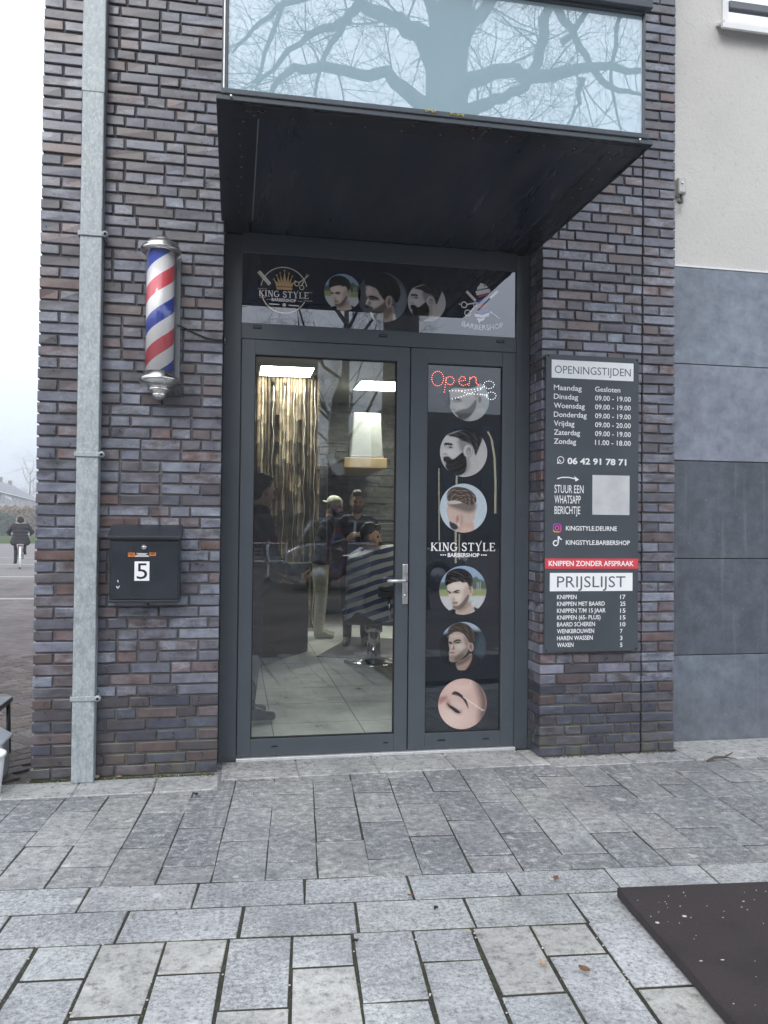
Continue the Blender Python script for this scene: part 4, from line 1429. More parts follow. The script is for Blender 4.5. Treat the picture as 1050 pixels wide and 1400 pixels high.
FILM = (.012, .016, .022)
def bearded_profile(P, k=(1, 1, 1)):
    z = Zp(P, 257, 690, 195); c = lambda v: tuple(v * q for q in k)
    P.put(P.u * 0 + 1, c(.64))
    z.p(c(.60), [(280, 720), (330, 630), (370, 720), (380, 800), (340, 880), (240, 900), (270, 830)])
    z.p(c(.30), [(275, 730), (300, 720), (320, 800), (290, 860), (250, 880)], 25, .6)
    z.p(c(.68), [(105, 555), (195, 540), (225, 590), (280, 620), (290, 720), (240, 710), (160, 745), (125, 728), (95, 732), (72, 702), (68, 690), (88, 655), (90, 625), (96, 590)])
    z.e(c(.82), 150, 690, 35, 25, 0, 40, .6); z.e(c(.78), 140, 585, 45, 22, 0, 30, .5)
    z.p(c(.40), [(92, 640), (165, 640), (175, 665), (120, 668), (95, 655)], 12, .6)
    z.p(c(.26), [(205, 580), (300, 590), (320, 640), (285, 690), (235, 690), (215, 640)], 30, .85)
    z.p(c(.02), [(92, 622), (118, 614), (168, 622), (166, 640), (122, 634), (94, 642)], 4); z.e(c(.05), 148, 652, 15, 7, .1, 5); z.e(c(.25), 104, 708, 20, 6, .1, 6, .8)
    m = z.p(c(.022), [(86, 735), (110, 722), (140, 728), (165, 752), (200, 728), (240, 690), (268, 690), (288, 780), (275, 850), (215, 885), (150, 868), (112, 818), (95, 775)], 8)
    z.hair(m, 150, 600, c(.12), .5, 30)
    z.p(c(.45), [(98, 762), (112, 774), (112, 800), (100, 795)], 4)
    z.e(c(.30), 292, 678, 40, 53, .1, 6); z.e(c(.66), 291, 676, 36, 48, .1, 5); z.e(c(.25), 298, 680, 20, 34, .15, 8, .9); z.e(c(.6), 296, 690, 9, 16, 0, 8, .8)
    m = z.p(c(.028), [(105, 560), (190, 532), (240, 510), (340, 515), (415, 560), (405, 600), (372, 680), (355, 725), (335, 640), (290, 606), (235, 600), (205, 572)], 8)
    z.hair(m, 120, 760, c(.22), .5, 22)
    z.p(FILM, [(30, 440), (480, 440), (470, 560), (412, 566), (340, 524), (240, 510), (170, 530), (105, 562), (60, 590)], 8)
    z.grain()


def outdoor_man(P, dim=1.0):
    z = Zp(P, 250, 245, 195); d = lambda *c: tuple(v * dim for v in c)
    P.put(P.u * 0 + 1, d(.34, .46, .62)); z.p(d(.10, .15, .12), [(20, 175), (90, 185), (330, 150), (360, 130), (390, 165), (480, 170), (480, 260), (20, 260)], 16)
    z.p(d(.34, .37, .17), [(0, 240), (500, 235), (500, 300), (0, 300)], 14, 1, 0); z.p(d(.60, .63, .64), [(0, 292), (500, 290), (500, 480), (0, 480)], 12, 1, 0)
    for x in (365, 378, 392): z.p(d(.55, .6, .6), [(x, 180), (x + 5, 180), (x + 5, 245), (x, 245)], 4, .8, 0)
    z.p(d(.012, .014, .016), [(60, 470), (105, 418), (190, 382), (200, 455), (358, 440), (332, 366), (395, 405), (480, 470), (480, 560), (40, 560)], 5, 1, 1)
    z.p(d(.58, .46, .40), [(188, 390), (280, 335), (325, 355), (356, 412), (290, 455), (195, 452)])
    z.p(d(.25, .18, .15), [(200, 395), (250, 385), (310, 320), (325, 350), (270, 410), (210, 425)], 25, .6)
    z.p(d(.80, .80, .80), [(190, 436), (280, 452), (352, 405), (358, 432), (285, 478), (193, 468)], 4)
    z.p(d(.74, .62, .55), [(116, 200), (150, 150), (240, 150), (300, 190), (308, 270), (285, 345), (245, 388), (200, 394), (168, 372), (152, 340), (140, 305), (126, 262)])
    z.p(d(.46, .35, .30), [(255, 215), (305, 215), (308, 280), (280, 350), (240, 385), (215, 380), (250, 320)], 30, .7)
    z.e(d(.86, .76, .69), 195, 215, 52, 20, .1, 30, .7); z.e(d(.84, .72, .65), 205, 300, 26, 20, 0, 25, .6)
    z.p(d(.40, .29, .25), [(120, 248), (150, 255), (235, 248), (230, 272), (180, 274), (160, 270), (124, 270)], 12, .65)
    z.p(d(.03, .025, .022), [(118, 240), (152, 260), (150, 270), (118, 254)], 4); z.p(d(.03, .025, .022), [(166, 257), (205, 238), (236, 250), (205, 250), (170, 267)], 4)
    z.e(d(.03, .025, .02), 200, 262, 17, 5, 0, 4); z.e(d(.03, .025, .02), 141, 268, 9, 4, 0, 4)
    z.p(d(.44, .32, .27), [(166, 270), (150, 308), (160, 326), (188, 318), (178, 300)], 8, .7); z.e(d(.88, .76, .68), 166, 295, 5, 22, .2, 8, .8); z.e(d(.22, .15, .13), 170, 323, 12, 4, 0, 5, .8)
    z.p(d(.12, .085, .07), [(150, 342), (182, 330), (218, 342), (205, 352), (165, 352)], 6, .75); z.e(d(.48, .26, .23), 184, 355, 22, 6, -.1, 4)
    m = z.p(d(.10, .072, .06), [(160, 365), (185, 368), (215, 366), (250, 335), (285, 285), (305, 268), (300, 310), (284, 352), (244, 396), (195, 402), (168, 386)], 12, .85)
    z.e(d(.68, .52, .45), 315, 252, 17, 38, .15); z.e(d(.34, .22, .18), 314, 252, 9, 24, .15, 6, .8)
    z.p(d(.12, .09, .075), [(285, 190), (318, 190), (322, 235), (300, 245), (296, 215)], 14, .8)
    m = z.p(d(.014, .013, .013), [(106, 212), (98, 160), (115, 108), (160, 78), (220, 66), (282, 84), (326, 125), (334, 165), (322, 215), (298, 205), (282, 180), (240, 186), (236, 174), (180, 180), (150, 190), (120, 206)], 5)
    z.hair(m, 80, 330, d(.16, .15, .15), .55, 22)
    z.grain()


def upward_man(P):
    z = Zp(P, 250, 690, 193)
    P.put(P.u * 0 + 1, (.012, .015, .018)); z.p((.40, .50, .60), [(40, 460), (460, 460), (420, 575), (330, 560), (250, 540), (150, 560), (80, 600)], 30)
    z.e((.055, .085, .115), 405, 690, 50, 110, 0, 50, .9)
    z.p((.020, .022, .024), [(60, 900), (120, 840), (190, 812), (330, 740), (400, 800), (450, 860), (450, 950), (60, 950)], 8)
    z.p((.40, .29, .24), [(188, 815), (270, 790), (325, 735), (326, 800), (285, 872), (238, 900), (205, 875)])
    z.p((.10, .07, .06), [(190, 820), (260, 795), (320, 745), (320, 790), (260, 830), (205, 850)], 20, .75)
    z.p((.50, .40, .35), [(138, 590), (165, 555), (265, 565), (300, 640), (296, 710), (272, 762), (222, 802), (172, 818), (138, 803), (140, 772), (134, 742), (142, 712), (134, 682), (130, 650)])
    z.p((.14, .10, .085), [(215, 745), (290, 690), (292, 720), (268, 768), (222, 804), (180, 815), (160, 805)], 22, .75); z.p((.20, .15, .125), [(255, 600), (298, 650), (298, 700), (270, 690), (262, 640)], 22, .7)
    z.e((.70, .60, .53), 222, 690, 36, 26, .2, 30, .65); z.e((.66, .56, .50), 190, 612, 46, 14, 0, 20, .6); z.e((.60, .50, .45), 165, 800, 20, 12, 0, 14, .6)
    z.p((.16, .115, .095), [(134, 655), (160, 660), (240, 645), (236, 668), (180, 672), (136, 676)], 10, .7)
    z.p((.03, .024, .02), [(131, 648), (158, 655), (156, 665), (132, 662)], 4); z.p((.03, .024, .02), [(168, 648), (215, 630), (243, 650), (205, 646), (172, 660)], 4)
    z.e((.02, .016, .014), 150, 667, 10, 4, 0, 4); z.e((.02, .016, .014), 206, 660, 18, 5, .1, 4)
    z.p((.20, .14, .115), [(172, 672), (150, 705), (152, 720), (186, 716), (178, 695)], 8, .8); z.e((.72, .62, .55), 160, 695, 5, 20, .3, 8, .8)
    z.e((.36, .19, .16), 160, 741, 24, 8, .1, 5); z.e((.10, .06, .05), 160, 741, 24, 2, .1, 3); z.p((.10, .08, .07), [(140, 765), (170, 758), (200, 762), (250, 740), (268, 762), (222, 802), (172, 816), (142, 800)], 14, .5)
    z.e((.46, .34, .29), 315, 695, 23, 38, -.15); z.e((.16, .11, .09), 316, 696, 12, 24, -.15, 8, .85)
    m = z.p((.045, .034, .027), [(122, 578), (130, 540), (188, 503), (250, 498), (312, 533), (348, 590), (354, 640), (340, 668), (302, 664), (286, 636), (264, 600), (240, 584), (200, 572), (168, 580), (145, 600)], 6)
    z.hair(m, 110, 700, (.28, .21, .17), .55, 24)
    z.grain()


def looking_down(P):
    z = Zp(P, 300, 275, 168)
    P.put(P.u * 0 + 1, (.46, .53, .56)); z.p((.03, .036, .042), [(60, 60), (420, 60), (400, 130), (340, 185), (135, 185), (150, 300), (140, 360), (190, 440), (60, 460)], 14, 1, 1)
    z.p((.60, .60, .58), [(290, 430), (350, 340), (450, 330), (420, 400), (340, 450)])
    z.p((.56, .56, .54), [(134, 186), (240, 180), (360, 188), (372, 230), (350, 320), (305, 400), (250, 436), (195, 436), (172, 404), (196, 372), (190, 362), (150, 352), (144, 334), (156, 290), (150, 250)])
    z.p((.20, .20, .20), [(152, 268), (235, 262), (250, 292), (170, 302)], 14, .75); z.p((.04, .04, .04), [(152, 262), (190, 262), (232, 272), (225, 280), (180, 272)], 5)
    z.e((.74, .74, .72), 230, 325, 36, 22, 0, 30, .5); z.p((.18, .18, .18), [(150, 345), (190, 352), (200, 364), (170, 360)], 8, .7)
    m = z.p((.07, .07, .068), [(188, 372), (240, 352), (300, 340), (345, 280), (366, 260), (360, 340), (310, 410), (250, 442), (205, 438), (215, 405), (186, 384)], 14, .9)
    z.hair(m, 200, 250, (.22, .22, .22), .4, 26)
    z.p((.62, .62, .60), [(170, 398), (186, 380), (202, 412), (182, 424)], 5); z.e((.10, .10, .10), 200, 382, 16, 4, .3, 5)
    z.e((.55, .50, .48), 390, 262, 28, 44, -.1); z.e((.22, .18, .17), 390, 266, 15, 28, 0, 8, .85)
    z.p((.24, .24, .24), [(330, 190), (372, 190), (378, 240), (352, 260)], 18, .7); z.grain()


def rear_undercut(P):
    z = Zp(P, 255, 1135, 195)
    P.put(P.u * 0 + 1, (.62, .72, .80))
    z.p((.66, .46, .38), [(200, 1330), (228, 1250), (335, 1225), (348, 1320), (380, 1380), (200, 1390)]); z.p((.84, .62, .52), [(240, 1290), (330, 1290), (340, 1340), (230, 1345)], 30, .5)
    z.p((.66, .52, .45), [(118, 1085), (260, 1080), (362, 1085), (356, 1160), (342, 1245), (235, 1262), (190, 1250), (140, 1250), (118, 1180), (112, 1145), (125, 1120)])
    z.p((.17, .145, .13), [(125, 1085), (362, 1080), (358, 1150), (300, 1175), (215, 1150), (140, 1125)], 34, .9)
    z.p((.78, .70, .64), [(128, 1085), (245, 1078), (240, 1098), (135, 1108)], 10, .85)
    z.p((.40, .27, .22), [(225, 1180), (250, 1190), (255, 1260), (225, 1270)], 20, .55)
    z.e((.74, .50, .42), 205, 1222, 24, 44, .1); z.e((.40, .20, .16), 206, 1222, 12, 28, .1, 8, .8)
    m = z.p((.07, .05, .042), [(136, 1235), (160, 1250), (185, 1255), (218, 1285), (200, 1312), (165, 1308), (142, 1280)], 10)
    m = z.p((.085, .062, .05), [(120, 1078), (114, 1020), (150, 972), (225, 962), (312, 985), (358, 1035), (366, 1090), (310, 1118), (260, 1092), (180, 1070), (135, 1082)], 5)
    z.hair(m, 230, 1120, (.60, .50, .43), .8, 30, 3); z.grain(.05)


def dark_slick(P):
    z = Zp(P, 502, 235, 195)
    P.put(P.u * 0 + 1, (.085, .095, .115)); z.p((.16, .18, .21), [(620, 100), (690, 200), (680, 330), (610, 420), (600, 300), (640, 200)], 25, .8)
    z.p((.010, .012, .014), [(300, 440), (420, 380), (500, 430), (620, 400), (700, 450), (700, 500), (300, 500)], 8)
    z.p((.36, .275, .24), [(490, 345), (580, 275), (604, 370), (566, 436), (508, 436)]); z.p((.10, .075, .065), [(495, 345), (560, 300), (590, 330), (540, 400), (505, 410)], 22, .7)
    z.p((.50, .43, .40), [(364, 148), (450, 160), (472, 210), (512, 250), (532, 320), (505, 345), (440, 352), (398, 335), (362, 302), (378, 262), (384, 250), (368, 222), (372, 190)])
    z.e((.68, .61, .57), 395, 190, 24, 34, .2, 22, .6); z.e((.62, .54, .50), 440, 285, 28, 22, 0, 24, .6)
    z.p((.12, .09, .08), [(376, 232), (440, 225), (480, 250), (470, 266), (400, 262), (380, 256)], 10, .8); z.p((.015, .013, .012), [(382, 236), (420, 224), (470, 246), (466, 256), (424, 240), (390, 246)], 4); z.e((.02, .018, .016), 420, 254, 18, 5, .1, 4)
    z.p((.20, .155, .14), [(400, 262), (382, 290), (372, 302), (405, 305), (412, 285)], 8, .75); z.e((.76, .68, .63), 382, 272, 5, 24, .3, 8, .8)
    z.p((.035, .028, .025), [(360, 298), (400, 308), (435, 325), (410, 338), (366, 322)], 6, .95); z.p((.05, .04, .035), [(395, 338), (440, 330), (500, 285), (530, 255), (538, 310), (512, 348), (450, 366), (405, 356)], 14, .85)
    z.e((.46, .34, .30), 550, 264, 27, 47, .1); z.e((.15, .10, .09), 552, 266, 14, 32, .1, 8, .85)
    z.p((.70, .71, .72), [(588, 345), (614, 398), (592, 424), (582, 395)], 5); z.p((.60, .61, .62), [(398, 352), (420, 356), (450, 430), (425, 420)], 6)
    m = z.p((.010, .010, .011), [(350, 140), (362, 92), (430, 50), (510, 38), (592, 78), (644, 160), (640, 225), (604, 290), (584, 222), (534, 220), (512, 262), (486, 225), (466, 186), (440, 165), (390, 152)], 6)
    z.hair(m, 330, 260, (.14, .14, .15), .5, 20); z.grain()


def brow_closeup(P):
    z = Zp(P, 250, 1150, 203)
    P.put(P.u * 0 + 1, (.72, .50, .44)); z.e((.86, .68, .61), 170, 1260, 120, 90, 0, 120, .8); z.e((.84, .64, .57), 210, 1010, 80, 40, 0, 70, .6)
    z.p((.10, .06, .05), [(340, 930), (400, 960), (470, 1100), (460, 1250), (390, 1380), (380, 1250), (400, 1150), (360, 1020)], 60, .85)
    z.p((.34, .17, .14), [(40, 1090), (110, 1080), (130, 1095), (95, 1130), (50, 1150)], 26, .8)
    z.p((.36, .19, .18), [(100, 1120), (160, 1110), (240, 1170), (250, 1240), (180, 1225), (120, 1180)], 30, .7); z.p((.82, .66, .60), [(140, 1110), (215, 1130), (250, 1190), (215, 1200), (150, 1150)], 22, .7)
    z.p((.015, .01, .01), [(112, 1132), (150, 1160), (190, 1180), (242, 1222), (205, 1228), (160, 1196), (125, 1160)], 7)
    z.e((.86, .72, .66), 150, 1200, 22, 8, .5, 14, .6)
    m = z.p((.028, .018, .016), [(148, 1072), (180, 1042), (215, 1055), (262, 1090), (292, 1140), (302, 1205), (285, 1165), (250, 1110), (205, 1080)], 7); z.hair(m, 120, 1200, (.25, .15, .12), .4, 40)
    z.p((.90, .86, .83), [(252, 1096), (256, 1092), (434, 1212), (430, 1218)], 4, 1, 0); z.p((.80, .70, .66), [(252, 1092), (255, 1094), (326, 966), (322, 964)], 3, .8, 0)
    z.grain(.03)


f_door1 = looking_down; f_door2 = bearded_profile; head_rear = rear_undercut; f_door4 = outdoor_man; f_door5 = upward_man; closed_eye = brow_closeup
def f_tr1(P): outdoor_man(P, .85)
f_tr2 = dark_slick
def f_tr3(P): bearded_profile(P, (.75, .71, .70))


SPY = DY + .0105
def portrait(cx, cy, rpx, fn, parent, label, y=SPY, pm=None):
    c = W(cx, cy, y); e_ = W(cx, cy - rpx, y); R_ = (e_ - c).length
    nr, na = 46, 120
    rs = np.linspace(0, 1, nr + 1)[1:]; an = np.arange(na) * 2 * math.pi / na
    u = np.concatenate([[0.0]] + [r_ * np.cos(an) for r_ in rs]); v = np.concatenate([[0.0]] + [r_ * np.sin(an) for r_ in rs])
    P = Paint(u, v); fn(P); P.c *= .74 if pm is None else 1.05
    vs = [(c.x + a * R_, y, c.z + b * R_) for a, b in zip(u, v)]
    fs = [(0, 1 + (k + 1) % na, 1 + k) for k in range(na)]
    for i in range(nr - 1):
        o1, o2 = 1 + i * na, 1 + (i + 1) * na
        fs += [(o1 + k, o1 + (k + 1) % na, o2 + (k + 1) % na, o2 + k) for k in range(na)]
    me = bpy.data.meshes.new('portrait_sticker'); me.from_pydata(vs, [], fs); me.materials.append(pm or PRINT)
    at = me.color_attributes.new('Col', 'FLOAT_COLOR', 'POINT')
    at.data.foreach_set('color', np.concatenate([P.c, np.ones((len(u), 1))], 1).astype(np.float32).ravel())
    me.update()
    o = bpy.data.objects.new('portrait_sticker', me); link(o, parent); o['label'] = label
    return o


for (cx, cy, r_, fn, lab) in ((641, 547, 28.8, f_door1, 'round grey print of a bearded man looking down'), (634, 618.5, 33.4, f_door2, 'round print of a man with full beard in profile'),
                              (633.7, 694.7, 33.4, head_rear, 'round print of a combed back haircut from behind'), (632.9, 807, 33.4, f_door4, 'round print of a dark haired man outdoors'),
                              (632.9, 883.4, 33.1, f_door5, 'round dark print of a man looking up'), (632.5, 962.3, 34.5, closed_eye, 'round print of a closed eye and eyebrow')):
    portrait(cx, cy, r_, fn, door_r, lab)
TRY = DY + .0165
for (cx, cy, r_, fn, lab) in ((468.5, 399.6, 25.2, f_tr1, 'round print of a short haired man in white shirt'), (523.4, 406.4, 34.2, f_tr2, 'round print of a bearded man with slick dark hair'), (583.5, 413, 26.5, f_tr3, 'round print of a man with dark beard in profile')):
    portrait(cx, cy, r_, fn, transom, lab, TRY, PRINT_T)

# ---- lettering with slab serifs, drawn stroke by stroke (cap height 1)
def serif_word(mb, word, x0, z0, cap, width, y, mat):
    G_ = {'K': (.78, [((.14, 0), (.14, 1), .15), ((.16, .42), (.66, .98), .07), ((.30, .56), (.70, 0), .14)], [(.0, 0, .30), (.0, 1, .30), (.52, 1, .80), (.54, 0, .84)]),
          'I': (.32, [((.16, 0), (.16, 1), .15)], [(0, 0, .32), (0, 1, .32)]),
          'N': (.82, [((.14, 0), (.14, 1), .08), ((.14, 1), (.68, 0), .16), ((.68, 0), (.68, 1), .08)], [(0, 0, .30), (0, 1, .26), (.54, 1, .82)]),
          'G': (.82, 'G', [(.50, .44, .84)]), 'S': (.62, 'S', []),
          'T': (.74, [((.37, 0), (.37, 1), .15), ((.02, .96), (.72, .96), .08), ((.05, .78), (.05, 1), .06), ((.69, .78), (.69, 1), .06)], [(.20, 0, .54)]),
          'Y': (.80, [((.40, 0), (.40, .46), .15), ((.12, 1), (.40, .44), .14), ((.40, .44), (.74, 1.25), .06)], [(.0, 1, .28), (.23, 0, .57)]),
          'L': (.66, [((.14, 0), (.14, 1), .15), ((.14, .03), (.62, .03), .07), ((.61, 0), (.61, .26), .06)], [(0, 1, .30), (0, 0, .2)]),
          'E': (.70, [((.14, 0), (.14, 1), .15), ((.14, .03), (.64, .03), .07), ((.14, .97), (.60, .97), .07), ((.14, .5), (.46, .5), .06), ((.64, 0), (.64, .25), .06), ((.60, .77), (.60, 1), .06), ((.46, .40), (.46, .6), .05)], [(0, 0, .2), (0, 1, .2)])}
    adv = sum((.40 if ch == ' ' else G_[ch][0] + .12) for ch in word) - .12
    kx = width / adv; x = 0
    V = lambda p: Vector((x0 + (x + p[0]) * kx, 0, z0 + p[1] * cap))
    yy = [y]
    def ln(a, b, w): line(mb, V(a), V(b), w * kx, mat, yy[0]); yy[0] -= .00002
    for ch in word:
        if ch == ' ': x += .40; continue
        w_, st, se = G_[ch]
        if st == 'G':
            pts = [(.40 + .36 * math.cos(rad(a)), .5 + .48 * math.sin(rad(a))) for a in range(45, 330, 15)]
            for i in range(len(pts) - 1): ln(pts[i], pts[i + 1], .08 + .07 * math.sin(math.pi * i / (len(pts) - 1)))
            ln((.70, .10), (.70, .44), .13); ln((.66, .72), (.66, .95), .05)
        elif st == 'S':
            pts = [(.52, .80), (.46, .93), (.32, .98), (.16, .92), (.08, .76), (.14, .62), (.30, .52), (.46, .42), (.55, .27), (.48, .08), (.30, .02), (.14, .07), (.07, .22)]
            for i in range(len(pts) - 1): ln(pts[i], pts[i + 1], .08 + .08 * math.sin(math.pi * i / (len(pts) - 1)))
            ln((.54, .72), (.54, .98), .05); ln((.06, .02), (.06, .3), .05)
        else:
            for a, b, w in st: ln(a, b, w)
        for sx, sz, ex in se: ln((sx, .03 if sz == 0 else (.97 if sz == 1 else sz)), (ex, .03 if sz == 0 else (.97 if sz == 1 else sz)), .06)
        x += w_ + .12


PLY = DY + .0100
mb = MB()
a = W(589, 751.5, PLY); b = W(677, 751.5, PLY)
zmid = W(633, 753.2, PLY).z
serif_word(mb, 'KING STYLE', a.x, zmid, 11.2 / F * 4.9, b.x - a.x, PLY, 0)
a = W(612, 760, PLY); b = W(655.5, 760, PLY); zmid = W(633, 761.4, PLY).z
put_text(mb, 'BARBERSHOP', a.x, zmid, 5.0 / F * 4.9, PLY, b.x - a.x, 0, .03)
for cx in (603, 606, 609, 658.5, 661.5, 664.5):
    p = W(cx, 758, PLY); p.z = zmid + 2.7 / F * 4.9; ring(mb, p, .0048, .0047, 0, 10, PLY)
mb.build('lettering', WHITEPRINT, door_r, fix=False)

# ---- crown logo on the transom
LOY = DY + .0160
GOLD = gloss('gold film', (.60, .40, .18)); PALEG = gloss('pale gold film', (.72, .66, .55))
T1 = lambda zx, zy: W(330 + zx / 8.75, 340 + zy / 8.75, LOY)
UT = 4.85 / F / 8.75
mb = MB()
c = T1(512, 497)
for a0, a1 in ((12, 172), (197, 333)): ring(mb, c, 276 * UT, 11 * UT, 1, 60, LOY, rad(a0), rad(a1))
cr = [T1(425, 488), T1(412, 428), T1(388, 362), T1(440, 412), T1(424, 318), T1(470, 400), T1(464, 292), T1(498, 395), T1(516, 262), T1(536, 398), T1(568, 298), T1(566, 408), T1(608, 332), T1(590, 420), T1(645, 388), T1(612, 440), T1(606, 495)]
base_poly = [cr[0], cr[1], cr[15], cr[16]]
fpoly(mb, base_poly, 0, LOY)
for i in (1, 3, 5, 7, 9, 11, 13):
    fpoly(mb, [cr[i], cr[i + 1], cr[i + 2]], 0, LOY); ring(mb, cr[i + 1], 10 * UT, 9.5 * UT, 0, 10, LOY - .0002)
for i in range(3, 14, 2): fpoly(mb, [cr[1], cr[i], cr[15]], 0, LOY - .0001 - i * .00001)
line(mb, T1(420, 452), T1(612, 462), 8 * UT, 2, LOY - .0004)
line(mb, T1(205, 272), T1(340, 430), 40 * UT, 1, LOY - .0003); line(mb, T1(225, 270), T1(348, 412), 12 * UT, 3, LOY - .0004)
for (p_, r_) in ((T1(664, 420), 30), (T1(722, 465), 30)): ring(mb, p_, r_ * UT, 9 * UT, 1, 20, LOY - .0003)
line(mb, T1(690, 408), T1(812, 318), 13 * UT, 1, LOY - .0003, 5 * UT); line(mb, T1(722, 438), T1(790, 302), 13 * UT, 1, LOY - .0004, 5 * UT)
line(mb, T1(195, 474), T1(310, 482), 4 * UT, 1, LOY); line(mb, T1(215, 580), T1(290, 583), 4 * UT, 1, LOY); line(mb, T1(745, 520), T1(850, 527), 4 * UT, 1, LOY); line(mb, T1(745, 622), T1(850, 628), 4 * UT, 1, LOY)
line(mb, T1(332, 660), T1(455, 668), 11 * UT, 3, LOY); line(mb, T1(566, 676), T1(690, 686), 11 * UT, 3, LOY); ring(mb, T1(512, 672), 21 * UT, 20 * UT, 1, 14, LOY)
for k_ in (310, 330, 350, 685, 705, 722): ring(mb, T1(k_, 604 + (k_ - 310) * .068), 5 * UT, 5 * UT, 1, 8, LOY)
tdep = 4.95 / F
a, b = T1(210, 568), T1(806, 603)
serif_word(mb, 'KING STYLE', a.x, T1(505, 583).z, 72 * UT, b.x - a.x, LOY - .0006, 3)
put_text(mb, 'BARBERSHOP', T1(362, 620).x, T1(510, 633).z, 34 * UT, LOY - .0006, T1(655, 630).x - T1(362, 620).x, 3, .03)
mb.build('crown_logo', [GOLD, PALEG, BLACKGAP, GWHITE], transom, fix=False)

# ---- barbershop emblem on the transom
T2 = lambda zx, zy: W(600 + zx / 8.75, 360 + zy / 8.75, LOY)
U2_ = 5.0 / F / 8.75
BLUEP = gloss('blue film', (.08, .13, .42)); REDP = gloss('red film', (.50, .09, .10))
mb = MB()
fpoly(mb, [T2(455, 318), T2(462, 285), T2(485, 262), T2(498, 236), T2(530, 245), T2(565, 262), T2(588, 290)], 0, LOY)
fpoly(mb, [T2(438, 340), T2(450, 328), T2(595, 300), T2(618, 318), T2(612, 348), T2(455, 385)], 0, LOY - .0001)
line(mb, T2(450, 326), T2(600, 298), 9 * U2_, 3, LOY - .0002)
ring(mb, T2(548, 268), 10 * U2_, 9 * U2_, 3, 10, LOY - .0002)
fpoly(mb, [T2(470, 388), T2(610, 355), T2(608, 375), T2(480, 418)], 2, LOY - .0001)
fpoly(mb, [T2(468, 440), T2(608, 378), T2(606, 420), T2(470, 498)], 1, LOY - .0001)
fpoly(mb, [T2(480, 500), T2(585, 478), T2(580, 530), T2(470, 560), T2(462, 535)], 2, LOY - .0001)
fpoly(mb, [T2(452, 580), T2(590, 535), T2(600, 585), T2(520, 612), T2(440, 598)], 1, LOY - .0001)
fpoly(mb, [T2(425, 602), T2(520, 618), T2(605, 588), T2(598, 635), T2(520, 655), T2(432, 638)], 0, LOY - .0002)
fpoly(mb, [T2(450, 655), T2(520, 662), T2(560, 650), T2(530, 688), T2(500, 690), T2(485, 720), T2(470, 690)], 0, LOY - .0002)
line(mb, T2(330, 335), T2(440, 450), 34 * U2_, 0, LOY - .0001)
for k_ in range(8):
    t_ = k_ / 8; a = T2(330 + 110 * t_, 350 + 112 * t_); line(mb, a, T2(330 + 110 * t_ - 16, 350 + 112 * t_ + 14), 6 * U2_, 3, LOY - .0003)
for (zx, zy, r_) in ((302, 496, 40), (345, 593, 42), (436, 496, 28)): ring(mb, T2(zx, zy), r_ * U2_, 12 * U2_, 0, 24, LOY - .0002)
line(mb, T2(340, 490), T2(465, 468), 15 * U2_, 0, LOY - .0003); line(mb, T2(380, 575), T2(470, 470), 17 * U2_, 0, LOY - .0003); line(mb, T2(262, 490), T2(240, 486), 12 * U2_, 0, LOY - .0003); line(mb, T2(330, 630), T2(318, 645), 10 * U2_, 0, LOY - .0003)
line(mb, T2(612, 418), T2(705, 332), 26 * U2_, 0, LOY - .0002); line(mb, T2(470, 560), T2(612, 418), 13 * U2_, 3, LOY - .0004)
line(mb, T2(608, 570), T2(730, 668), 12 * U2_, 0, LOY - .0002); fpoly(mb, [T2(603, 556), T2(640, 590), T2(622, 606)], 0, LOY - .0003)
c_ = T2(518, 560)
ctr = T2(516, 10); Rr = 792 * U2_
x_a, x_b = T2(272, 760).x, T2(765, 780).x
def arc(X, Z, ctr=ctr, Rr=Rr):
    th = (X - ctr.x) / Rr; rr = Rr - Z
    return ctr.x + math.sin(th) * rr, ctr.z - math.cos(th) * rr
put_text(mb, 'BARBERSHOP', x_a - .005, 0, 58 * U2_, LOY - .0002, (x_b - x_a) * 1.06, 0, .012, fn=arc)
mb.build('barbershop_emblem', [GWHITE, BLUEP, REDP, BLACKGAP], transom, fix=False)

# ---- LED sign on the narrow leaf
led = thing('led_sign', 'red and white dotted LED Open sign at the top of the narrow door leaf', 'sign', (0, 0, 0))
LY = DY + .004
L8 = lambda zx, zy: W(550 + zx / 4.668, 470 + zy / 4.668, LY)
REDL = plain('red diode', (.6, .05, .05), .4, emit=(1, .16, .12), es=3.2); WHL = plain('white diode', (.8, .8, .8), .4, emit=(.9, .95, 1), es=1.7)
def dots(mb, pts, n, closed=False):
    P_ = [Vector(p) for p in pts] + ([Vector(pts[0])] if closed else [])
    L = [0]
    for i in range(len(P_) - 1): L.append(L[-1] + (P_[i + 1] - P_[i]).length)
    for k in range(n):
        s = L[-1] * k / (n if closed else n - 1)
        for i in range(len(P_) - 1):
            if s <= L[i + 1] + 1e-9: break
        t_ = (s - L[i]) / max(1e-9, L[i + 1] - L[i]); q = P_[i].lerp(P_[i + 1], t_)
        w = L8(q.x, q.y); mb.ball((w.x, LY, w.z), (.0022, .003, .0022), 6)
circ = lambda cx, cy, rx, ry, n=20: [(cx + rx * math.cos(2 * math.pi * i / n), cy + ry * math.sin(2 * math.pi * i / n)) for i in range(n)]
mb = MB()
dots(mb, circ(226, 222, 38, 47), 19, True)
dots(mb, [(280, 215), (275, 260), (268, 308)], 7); dots(mb, circ(305, 235, 26, 26), 12, True)
dots(mb, [(362, 240), (405, 232), (398, 212), (378, 208), (362, 228), (362, 252), (385, 268), (415, 258)], 15)
dots(mb, [(425, 265), (432, 215)], 5); dots(mb, [(432, 225), (455, 208), (472, 218), (470, 250), (485, 262)], 10)
mb.build('red_lettering', REDL, led)
mb = MB()
dots(mb, [(302, 300), (370, 300), (440, 293), (500, 285)], 11); dots(mb, [(320, 352), (370, 340), (430, 318), (500, 290)], 11)
